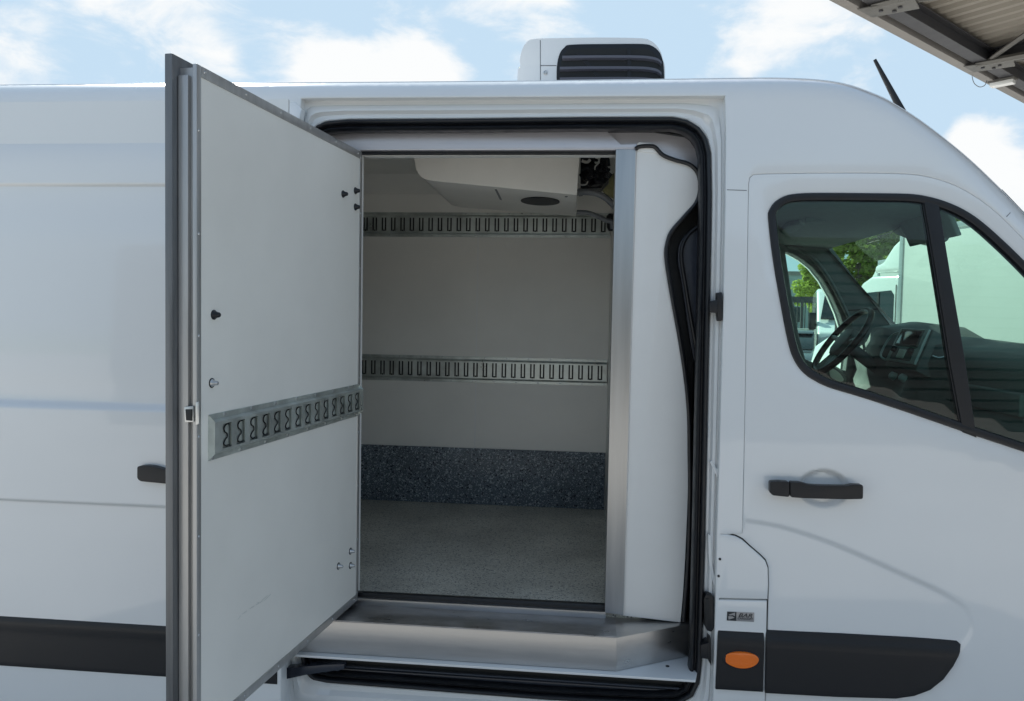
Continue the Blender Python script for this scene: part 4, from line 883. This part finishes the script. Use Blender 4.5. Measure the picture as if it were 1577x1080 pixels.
mb = MB(); mb.tube(crom([BZ(-.06, .9, .0), BZ(-.22, .75, .01), BZ(-.3, .4, .01), BZ(-.25, .1, .01), BZ(-.08, .02, .0)], 4), .005, 7); mb.build('vent_rim', 'bezel', DB)
mb = MB(); mb.tube(crom(px3([(1436, 548), (1446, 551), (1456, 548), (1460, 540)], .80), 4), .003, 6); mb.build('vent_trim', 'screw', DB)
for (y0, y1, z0, z1) in ((.25, .75, 1.42, 1.50), (.22, .80, 1.17, 1.36)):
    b = MB(); b.box((1.405, (y0+y1)/2, (z0+z1)/2), (.03, y1-y0, z1-z0)); b.build('glovebox_lid', 'trim', DB, bevel=.01, seg=3)
# steering wheel
sc3 = P(1297, 526, 1.52); ux = Vector((0, 1, 0)); vx = Vector((.60, 0, .80)); nx = ux.cross(vx)
mb = MB(); R_ = .19; ring = [sc3+ux*math.cos(t*math.pi/24)*R_+vx*math.sin(t*math.pi/24)*R_ for t in range(49)]
mb.tube(ring, .0155, 10, cap=False); SWo = mb.build('steering_wheel', 'plastic', VAN, merge=1e-4)
na = Vector((.8, 0, -.6))
mb = MB(); mb.prism([sc3+ux*a_*.085+vx*b_*.075-na*.01 for a_, b_ in ((-1, .5), (-.6, 1), (.6, 1), (1, .5), (.8, -.7), (.3, -1.1), (-.3, -1.1), (-.8, -.7))], na*.05); mb.build('wheel_hub', 'trim', SWo, bevel=.012, seg=3)
for (a_, b_) in ((-1, .12), (1, .12), (-.25, -.97), (.25, -.97)):
    mb = MB(); mb.tube([sc3+ux*a_*.05+vx*b_*.05+na*.015, sc3+ux*a_*R_+vx*b_*R_], .013, 8); mb.build('wheel_spoke', 'bezel', SWo)
mb = MB(); mb.tube([sc3+na*.03, sc3+na*.25], .03, 10); mb.build('steering_column', 'trim', SWo)
mb = MB(); mb.tube(crom(px3([(1334, 522), (1330, 530), (1332, 540)], 1.28), 3), .006, 7); mb.build('stalk_switch', 'screw', SWo)
# cab rear wall and floor keep the cab dark
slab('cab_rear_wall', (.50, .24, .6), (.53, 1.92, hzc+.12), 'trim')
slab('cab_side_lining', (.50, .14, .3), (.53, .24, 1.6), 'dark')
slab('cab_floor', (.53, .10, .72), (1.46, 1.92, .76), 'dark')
slab('inner_door_trim', (.62, .055, .7), (1.45, .085, P(1400, 655, .07).z-.10), 'trim')
# far door mirror with its glass, seen low through both windows
mf = P(1284, 585, 1.98)
mb = MB(); mb.prism(crom(px3([(1274, 570), (1280, 564), (1292, 570), (1302, 583), (1300, 592), (1288, 591), (1276, 583)], 1.88), 3, True), (.03, .06, 0)); MRo = mb.build('door_pocket_mirror', 'trim', VAN, bevel=.006)
mb = MB(); mb.prism(crom(px3([(1278, 571), (1282, 568), (1291, 573), (1299, 583), (1297, 588), (1288, 586), (1279, 580)], 1.875), 3, True), (.0, .004, 0)); mb.build('mirror_glass', 'ivory', MRo)

b = MB(); b.prism(crom([Vector((1.60, y, z)) for y, z in ((-.30, 1.36), (-.10, 1.34), (-.07, 1.45), (-.08, 1.75), (-.12, 1.80), (-.27, 1.80), (-.32, 1.74), (-.33, 1.45))], 3, True), (.12, 0, 0)); WM = b.build('wing_mirror', 'plastic', VAN, bevel=.02, seg=3)
b = MB(); b.box((1.594, -.20, 1.58), (.004, .19, .38)); b.build('mirror_glass', 'mirror', WM)
b = MB(); b.tube([(1.66, -.10, 1.42), (1.68, .03, 1.38)], .04, 8); b.build('mirror_arm', 'plastic', WM)
# ------------------------------------------------------------------ ground
b = MB(); b.box((0, 60, -.05), (900, 900, .1)); GR = b.build('ground', mat('yard_concrete', (.50, .485, .455), .85, var=.14, vscale=.7, bump=.4, bscale=40), None); GR['kind'] = 'structure'

# ------------------------------------------------------------------ canopy
ZC = 5.5
E1, E2 = PZ(1275, 0, ZC), PZ(1577, 160, ZC); v1 = (E2-E1); v1.z = 0; v1.normalize(); v2 = Vector((v1.y, -v1.x, 0))
nA, nB = PZ(1352, 36, ZC), PZ(1508, 116, ZC); bay = (nB-nA).dot(v1); sA = (nA-E1).dot(v1)

CN = empty('loading_canopy', (E1.x, E1.y, 0), 'corrugated steel canopy roof overhead at the top right', 'canopy'); WORLDP['loading_canopy'] = Matrix.Translation((E1.x, E1.y, 0))
def CT(s, t, z): return E1+v1*s+v2*t+Vector((0, 0, z))
S0, S1_, TW = -3.0, 26.0, 9.0
def cbox(b, s0, s1, t0, t1, z0, z1): return b.hexa([CT(s0, t0, z0), CT(s1, t0, z0), CT(s1, t1, z0), CT(s0, t1, z0), CT(s0, t0, z1), CT(s1, t0, z1), CT(s1, t1, z1), CT(s0, t1, z1)])
b = MB(); cbox(b, S0, S1_, 0, .14, 0, .24); b.build('fascia_gutter', 'fascia', CN, bevel=.01)
b = MB(); cbox(b, S0, S1_, .22, .40, .02, .04); cbox(b, S0, S1_, .30, .32, .04, .22); cbox(b, S0, S1_, .22, .40, .22, .24); b.build('edge_beam', 'beam', CN)
# corrugated sheet: trapezoid ribs across the canopy
pit = bay/13; pr = []
k = 0
while S0+k*pit < S1_:
    s = S0+k*pit; pr += [(s, 0), (s+pit*.35, 0), (s+pit*.5, .05), (s+pit*.85, .05)]; k += 1
rows = [[CT(s, t, .27+z+.03*t) for s, z in pr] for t in (.16, 3, 6, TW)]
rows2 = [[p+Vector((0, 0, .012)) for p in r] for r in rows]
loft('roof_sheet', rows, 'roofs', CN, closed=False, angle=10); loft('roof_sheet_top', rows2, 'roofs', CN, closed=False, angle=10)
for k in range(-1, 5):
    s = sA-.45+k*bay
    if s < S0: continue
    b = MB(); cbox(b, s+.12, s+.28, .32, TW, .10, .13); cbox(b, s+.19, s+.21, .32, TW, .13, .24); cbox(b, s+.12, s+.28, .32, TW, .24, .26); b.build('rafter', 'beam', CN)
    b = MB(); b.tube([CT(s-.12, .25, .0), CT(s+.55, 4.5, .06)], .05, 6); b.build('bottom_chord', 'gal2', CN)
    b = MB(); b.prism([CT(s-.22, .12, -.012), CT(s+.16, .12, -.012), CT(s+.30, .62, -.012), CT(s-.02, .70, -.012)], (0, 0, -.014)); PL = b.build('node_plate', 'gal2', CN, bevel=.003)
    for (ds, dt_) in ((0, .3), (.06, .5), (.13, .4)): MB().lathe(CT(s+ds, dt_, -.026), (0, 0, -1), [(0, .025), (.02, .025), (.022, .012)], 6).build('node_bolt', 'beam', CN)
    b = MB(); b.tube([CT(s-.05, .35, .02), CT(s-.62, 1.35, .28)], .035, 6); b.build('diagonal_strut', 'gal2', CN)
    b = MB(); b.tube([CT(s+.12, .55, .03), CT(s+bay, 5.2, .12)], .022, 6); b.build('tie_rod', 'gal2', CN)
b = MB(); cbox(b, S0, S1_, TW-.1, TW+.12, -.1, .38); b.build('back_beam', 'beam', CN)
for s in (.5, 12.5, 24.5):
    b = MB(); b.hexa([CT(s, TW, -ZC), CT(s+.2, TW, -ZC), CT(s+.2, TW+.2, -ZC), CT(s, TW+.2, -ZC), CT(s, TW, -.1), CT(s+.2, TW, -.1), CT(s+.2, TW+.2, -.1), CT(s, TW+.2, -.1)]); b.build('column', 'beam', CN)
lp = PZ(1544, 126, ZC-.02); 
b = MB(); d1 = v2; b.hexa([lp+v2*a_+v1*c_+Vector((0, 0, z)) for z in (-.06, 0) for a_, c_ in ((-.16, -.07), (.16, -.07), (.16, .07), (-.16, .07))])
LM = empty('strip_lamp', (lp.x, lp.y, ZC-.08), 'small white strip lamp fixed under the canopy edge', 'lamp'); WORLDP['strip_lamp'] = Matrix.Translation((lp.x, lp.y, ZC-.08))
b.build('lamp_diffuser', 'lamp', LM, bevel=.01)
b = MB(); b.hexa([lp+v2*a_+v1*c_+Vector((0, 0, z)) for z in (.001, .03) for a_, c_ in ((-.18, -.09), (.18, -.09), (.18, .09), (-.18, .09))]); b.build('lamp_housing', 'gal2', LM)
wr = MB(); wr.tube(crom([PZ(1497, 118, ZC-.01), PZ(1500, 128, ZC-.12), PZ(1508, 134, ZC-.18), PZ(1516, 132, ZC-.16), PZ(1520, 124, ZC-.05)], 4), .006, 5); w_ = wr.build('loose_wire', 'grey', None)
tag(w_, 'thin loop of wire hanging from the canopy edge', 'wire')

# ------------------------------------------------------------------ vehicles behind the van
def frame(o, fwd):
    f = Vector((fwd[0], fwd[1], 0)).normalized(); r = Vector((f.y, -f.x, 0)); o = Vector(o); return lambda a, b_, z: o+f*a+r*b_+Vector((0, 0, z))
def wheel(T, a, s, parent, R_=.34, w=.22):
    ax = (T(0, 1, 0)-T(0, 0, 0)); o = T(a, s, R_)
    wl = MB().lathe(o-ax*w/2, ax, [(0, R_*.6), (0, R_*.92), (.03, R_), (w-.03, R_), (w, R_*.92), (w, R_*.6)], 20).build('wheel', 'tyre', parent)
    MB().lathe(o-ax*(w/2+.005), ax, [(0, R_*.58), (.02, R_*.5), (w-.01, R_*.5), (w+.01, R_*.58)], 16).build('rim', 'carsilver', wl)
def profbody(name, T, prof_, w0, w1, m, parent, bevel=.05):
    b = MB(); b.prism([T(a, w0, z) for a, z in prof_], T(0, w1, 0)-T(0, w0, 0)); return b.build(name, m, parent, bevel=bevel, seg=3, angle=40)
def box_truck(name, o, fwd, zt_, label, L=4.3, W2=2.1):
    t = empty(name, (o[0], o[1], 0), label, 'truck'); WORLDP[t.name] = Matrix.Translation((o[0], o[1], 0)); T = frame(o, fwd)
    b = MB(); b.hexa([T(a, s, z) for z in (.95, zt_) for a, s in ((-L, 0), (0, 0), (0, W2), (-L, W2))]); bx = b.build('cargo_box', 'truck', t, bevel=.02)
    for (a0, a1, s0, s1, z0, z1) in ((-.07, .012, -.012, .06, .94, zt_+.01), (-L-.01, .01, -.014, .03, zt_-.07, zt_+.012), (-L-.01, .01, -.014, .03, .93, 1.04), (-L-.01, -L+.07, -.012, .06, .94, zt_)):
        b = MB(); b.hexa([T(a, s, z) for z in (z0, z1) for a, s in ((a0, s0), (a1, s0), (a1, s1), (a0, s1))]); b.build('corner_profile', 'carsilver', bx, bevel=.008)
    profbody('wind_deflector', T, [(.02, 2.50), (.02, zt_-.05), (.25, zt_-.18), (.5, zt_-.42), (.68, 2.62), (.70, 2.50)], .05, W2-.05, 'paint', t, .08)
    cb = profbody('cab', T, [(.02, .45), (.02, 2.44), (.75, 2.46), (1.0, 2.36), (1.75, 1.55), (2.35, 1.30), (2.5, .95), (2.5, .4), (.9, .4)], .05, W2-.05, 'paint', t, .06)
    for s_ in (.043, W2-.043-.006):
        b = MB(); b.prism([T(a, s_, z) for a, z in ((.18, 1.65), (.18, 2.15), (.25, 2.22), (.85, 2.2), (1.35, 1.62), (1.3, 1.55), (.3, 1.55))], T(0, .006, 0)-T(0, 0, 0)); w_ = b.build('side_window', 'bglass', cb)
        b = MB(); b.prism([T(a, s_-.01 if s_ < 1 else s_+.008, z) for a, z in ((.52, 1.58), (.52, 2.2), (.57, 2.2), (.57, 1.58))], T(0, .008, 0)-T(0, 0, 0)); b.build('window_bar', 'plastic', cb)
        for q in ([(.12, .5), (.12, 2.3), (.135, 2.3), (.135, .5)],): b = MB(); b.prism([T(a, s_+(.002 if s_ > 1 else -.002), z) for a, z in q], T(0, .004, 0)-T(0, 0, 0)); b.build('door_gap', 'rubber', cb)
    b = MB(); b.prism([T(1.045, .2, 2.30), T(1.045, W2-.2, 2.30), T(1.72, W2-.15, 1.60), T(1.72, .15, 1.60)], (0, 0, .012)); b.build('windscreen', 'bglass', cb)
    for s_ in (-.18, W2+.02):
        b = MB(); b.hexa([T(a, s, z) for z in (1.5, 2.0) for a, s in ((1.25, s_), (1.37, s_), (1.37, s_+.18), (1.25, s_+.18))]); b.build('wing_mirror', 'plastic', cb, bevel=.03)
    for s_ in (.25, W2-.45):
        b = MB(); b.hexa([T(a, s, z) for z in (.85, 1.1) for a, s in ((2.40, s_), (2.49, s_), (2.49, s_+.25), (2.40, s_+.25))]); b.build('headlight', 'carsilver', cb, bevel=.03)
    b = MB(); b.hexa([T(a, s, z) for z in (.5, .95) for a, s in ((-L+.2, .3), (.2, .3), (.2, W2-.3), (-L+.2, W2-.3))]); b.build('chassis', 'dark', t)
    for a in (-L+1.2, 1.7):
        for s_ in (.12, W2-.12): wheel(T, a, s_, t)
    return t
TA = P(1385, 430, 9.6); TC = P(1577, 430, 7.38); fwd = (TA-TC); ztk = P(1385, 357, 9.6).z
box_truck('box_truck', (TA.x, TA.y, 0), (fwd.x, fwd.y), ztk, 'large white box truck with rounded wind deflector, nearest one behind the cab')
T2 = P(1352, 430, 15.0); box_truck('box_truck', (T2.x, T2.y, 0), (-.12, 1), P(1340, 402, 15).z, 'second white box truck, further away beyond the deflector of the nearest truck', L=4.0)

def van_front(name, o, fwd, label):
    t = empty(name, (o[0], o[1], 0), label, 'van'); WORLDP[t.name] = Matrix.Translation((o[0], o[1], 0)); T = frame(o, fwd); W2 = 2.0
    bd = profbody('body', T, [(-4.6, .35), (-4.65, 2.55), (-4.5, 2.72), (-.3, 2.74), (.1, 2.62), (1.05, 1.72), (1.75, 1.42), (1.98, 1.05), (2.0, .4)], 0, W2, 'paint', t, .09)
    b = MB(); b.prism([T(.27, .22, 2.50), T(.27, W2-.22, 2.50), T(1.02, W2-.1, 1.80), T(1.02, .1, 1.80)], (T(.04, 0, .05)-T(0, 0, 0))); b.build('windscreen', 'bglass', bd)
    b = MB(); b.hexa([T(a, s, z) for z in (.75, 1.12) for a, s in ((1.9, .5), (2.01, .5), (2.01, 1.5), (1.9, 1.5))]); b.build('front_grille', 'plastic', bd, bevel=.03)
    b = MB(); b.hexa([T(a, s, z) for z in (.35, .7) for a, s in ((1.8, .02), (2.06, .02), (2.06, W2-.02), (1.8, W2-.02))]); b.build('bumper', 'plastic', bd, bevel=.04)
    for s_ in (.05, W2-.42):
        b = MB(); b.prism([T(1.93, s_, .95), T(1.93, s_+.37, .9), T(1.85, s_+.35, 1.28), T(1.7, s_, 1.36)], T(.06, 0, 0)-T(0, 0, 0)); b.build('headlight', 'carsilver', bd, bevel=.02)
    for s_ in (-.22, W2+.02):
        b = MB(); b.hexa([T(a, s, z) for z in (1.5, 2.0) for a, s in ((.95, s_), (1.07, s_), (1.07, s_+.2), (.95, s_+.2))]); b.build('wing_mirror', 'plastic', bd, bevel=.03)
    for s_ in (-.012, W2+.004):
        b = MB(); b.prism([T(a, s_, z) for a, z in ((-.35, 1.6), (-.35, 2.3), (.15, 2.3), (.85, 1.66), (.8, 1.6))], T(0, .008, 0)-T(0, 0, 0)); b.build('side_window', 'bglass', bd)
    for a in (-3.6, 1.15):
        for s_ in (.1, W2-.1): wheel(T, a, s_, t)
v3 = P(1368, 500, 21.5); van_front('parked_van', (v3.x, v3.y, 0), (-.25, -1), 'white high roofed van facing the camera in front of the fence')
def car(name, o, fwd, m, label):
    t = empty(name, (o[0], o[1], 0), label, 'car', 'cars parked by the fence'); WORLDP[t.name] = Matrix.Translation((o[0], o[1], 0)); T = frame(o, fwd); W2 = 1.78
    bd = profbody('body', T, [(-2.1, .3), (-2.15, .8), (-2.0, .98), (-1.2, 1.0), (1.0, .98), (1.8, .82), (2.1, .68), (2.15, .3)], 0, W2, m, t, .08)
    ch = profbody('cabin', T, [(-1.75, .97), (-1.3, 1.40), (-.8, 1.48), (.1, 1.46), (.95, .99)], .12, W2-.12, 'bglass', t, .05)
    profbody('roof', T, [(-1.32, 1.42), (-.8, 1.50), (.1, 1.485), (.3, 1.40)], .14, W2-.14, m, t, .01)
    for s_ in (.05, W2-.4):
        b = MB(); b.hexa([T(a, s, z) for z in (.58, .75) for a, s in ((1.95, s_), (2.13, s_), (2.13, s_+.35), (1.95, s_+.35))]); b.build('headlight', 'carsilver', bd, bevel=.03)
    for s_ in (-.14, W2+.0):
        b = MB(); b.hexa([T(a, s, z) for z in (.98, 1.12) for a, s in ((.55, s_), (.68, s_), (.68, s_+.14), (.55, s_+.14))]); b.build('wing_mirror', m, bd, bevel=.02)
    for a in (-1.35, 1.35):
        for s_ in (.1, W2-.1): wheel(T, a, s_, t, .32, .2)
q = P(1262, 500, 19.5); car('parked_car', (q.x, q.y, 0), (-.3, -1), 'cargrey', 'dark parked car just left of the distant white van')
q = P(1222, 500, 16.5); car('parked_car', (q.x, q.y, 0), (-.25, -1), 'cargrey', 'black parked car nearest, at the left edge of the far cab window')
q = P(1228, 500, 24.5); car('parked_car', (q.x, q.y, 0), (-1, .1), 'carsilver', 'silver car parked against the dark fence')

# ------------------------------------------------------------------ fence, building, trees
FYf = 30.0; fx0, fx1 = 1.0, 26.0
zft = P(1240, 457, FYf).z
fo = empty('yard_fence', ((fx0+fx1)/2, FYf, 0), 'dark steel bar fence with a deep top rail at the yard edge', 'fence'); WORLDP['yard_fence'] = Matrix.Translation(((fx0+fx1)/2, FYf, 0))
for z0, z1 in ((zft-.25, zft), (1.35, 1.45), (.15, .22)):
    b = MB(); b.box(((fx0+fx1)/2, FYf, (z0+z1)/2), (fx1-fx0, .06, z1-z0)); b.build('rail', 'fence', fo)
bm_ = MB(); bm_.box((0, 0, zft/2-.06), (.035, .035, zft-.14)); bar0 = bm_.build('bar', 'fence', None); bar0.location = (fx0, FYf+.05, 0)
bar0.parent = fo; bar0.matrix_parent_inverse = WORLDP['yard_fence'].inverted()
x = fx0+.14
while x < fx1:
    c = bar0.copy(); COL.objects.link(c); c.location = (x, FYf+.05, 0); x += .15
x = fx0
while x < fx1:
    b = MB(); b.box((x, FYf+.0, zft/2), (.10, .10, zft-.02)); b.build('post', 'fence', fo); x += 2.5
def building(name, x0, x1, y0, y1, h, m, label, ribs, wins=True):
    o = empty(name, ((x0+x1)/2, (y0+y1)/2, 0), label, 'building'); WORLDP[o.name] = Matrix.Translation(((x0+x1)/2, (y0+y1)/2, 0))
    b = MB(); b.box(((x0+x1)/2, (y0+y1)/2, h/2), (x1-x0, y1-y0, h)); b.build('wall', m, o)
    b = MB(); b.box(((x0+x1)/2, (y0+y1)/2, h+.15), (x1-x0+.3, y1-y0+.3, .3)); b.build('parapet', 'fascia', o)
    return o
zbd = P(1225, 424, 62).z
B1 = building('warehouse', 2, 30, 62, 80, zbd, 'bwall', 'long grey green warehouse behind the fence', 1)
for i in range(9):
    b = MB(); b.box((4+i*3, 61.98, zbd*.42), (2.0, .08, 1.2)); f_ = b.build('window', 'bglass', B1)
    b = MB(); b.box((4+i*3, 61.93, zbd*.42), (.08, .06, 1.2)); b.build('window_bar', 'carsilver', B1)
# building with ribbed cladding behind the camera, mirrored faintly in the cab glass
B2 = empty('cladding_building', (6, -12, 0), 'low ribbed grey building across the yard', 'building'); WORLDP['cladding_building'] = Matrix.Translation((6, -12, 0))
rb = []; z = 0
while z < 4.2: rb += [(0, z), (0, z+.10), (.06, z+.13), (.06, z+.20)]; z += .22
loft('ribbed_wall', [[Vector((xx, -10+yy, zz)) for yy, zz in rb] for xx in (-8, 30)], mat('ribbed_cladding', (.10, .11, .115), .5), B2, closed=False, angle=10)
b = MB(); b.box((11, -13.05, 2.1), (38, 6, 4.3)); b.build('wall', 'bwall', B2)

def tree(name, o, h, cr, trunk_h, m, label, nleaf, leaf, seed, cat='tree'):
    rnd = random.Random(seed); o = Vector(o); t = empty(name, o, label, cat); WORLDP[t.name] = Matrix.Translation(o)
    mb = MB(); top = o+Vector((rnd.uniform(-.3, .3), 0, h*.8)); mb.tube(crom([o, o+Vector((.1, 0, h*.3)), top], 4), h*.022, 8, r2=h*.006); tips = []
    for i in range(16):
        z = rnd.uniform(trunk_h, h*.8); a = rnd.uniform(0, 6.28); k = z/h; L = cr*rnd.uniform(.45, .85); s_ = o+Vector((0, 0, z))
        e = s_+Vector((math.cos(a)*L, math.sin(a)*L, L*rnd.uniform(.2, .7))); mb.tube([s_, s_.lerp(e, .5)+Vector((0, 0, .1)), e], h*.007, 5, r2=h*.002); tips += [e, s_.lerp(e, .65)]
    mb.build('trunk', 'bark', t)
    cl = []
    for i in range(42):
        while True:
            p = Vector((rnd.uniform(-1, 1), rnd.uniform(-1, 1), rnd.uniform(-1, 1)))
            if p.length < 1: break
        zc_ = trunk_h+(h-trunk_h)*.5; cl.append((o+Vector((p.x*cr, p.y*cr, 0))+Vector((0, 0, zc_+p.z*(h-trunk_h)*.5)), rnd.uniform(.16, .32)*cr))
    V = np.zeros((nleaf*4, 3), np.float32); rs = np.random.RandomState(seed); idx = rs.randint(0, len(cl), nleaf); C_ = np.array([list(c[0]) for c in cl]); Rr = np.array([c[1] for c in cl])
    d = rs.normal(size=(nleaf, 3)); d /= np.linalg.norm(d, axis=1)[:, None]; rad = rs.uniform(.2, 1, nleaf)**.45
    ctr = C_[idx]+d*(Rr[idx]*rad)[:, None]; a = rs.normal(size=(nleaf, 3)); a /= np.linalg.norm(a, axis=1)[:, None]; b_ = np.cross(a, rs.normal(size=(nleaf, 3))); b_ /= np.linalg.norm(b_, axis=1)[:, None]
    s_ = leaf*rs.uniform(.6, 1.3, nleaf)[:, None]; V[0::4] = ctr-a*s_; V[1::4] = ctr-b_*s_*.5; V[2::4] = ctr+a*s_; V[3::4] = ctr+b_*s_*.5
    me = bpy.data.meshes.new('crown'); me.from_pydata(V.tolist(), [], [(4*i, 4*i+1, 4*i+2, 4*i+3) for i in range(nleaf)]); link('crown', me, m, t, smooth=False)
q = P(1265, 440, 44); tree('leafy_tree', (q.x, q.y, 0), 5.6, 1.5, 2.4, 'leaf', 'small bright green tree behind the fence', 9000, .10, 3)
for i, (px, Y, h, cr, lab, mm) in enumerate(((1318, 36, 8.4, 2.3, 'tall mid green tree rising behind the second truck, at left of the windscreen', 'leaf2'), (1362, 38, 9.3, 2.2, 'tall yellow green tree just left of the wind deflector', 'leaf'), (1408, 41, 9.0, 2.4, 'tall green tree hidden mostly by the nearest truck', 'leaf2'))):
    q = P(px, 440, Y); tree('leafy_tree', (q.x, q.y, 0), h, cr, 2.5, mm, lab, 16000, .13, 20+i)
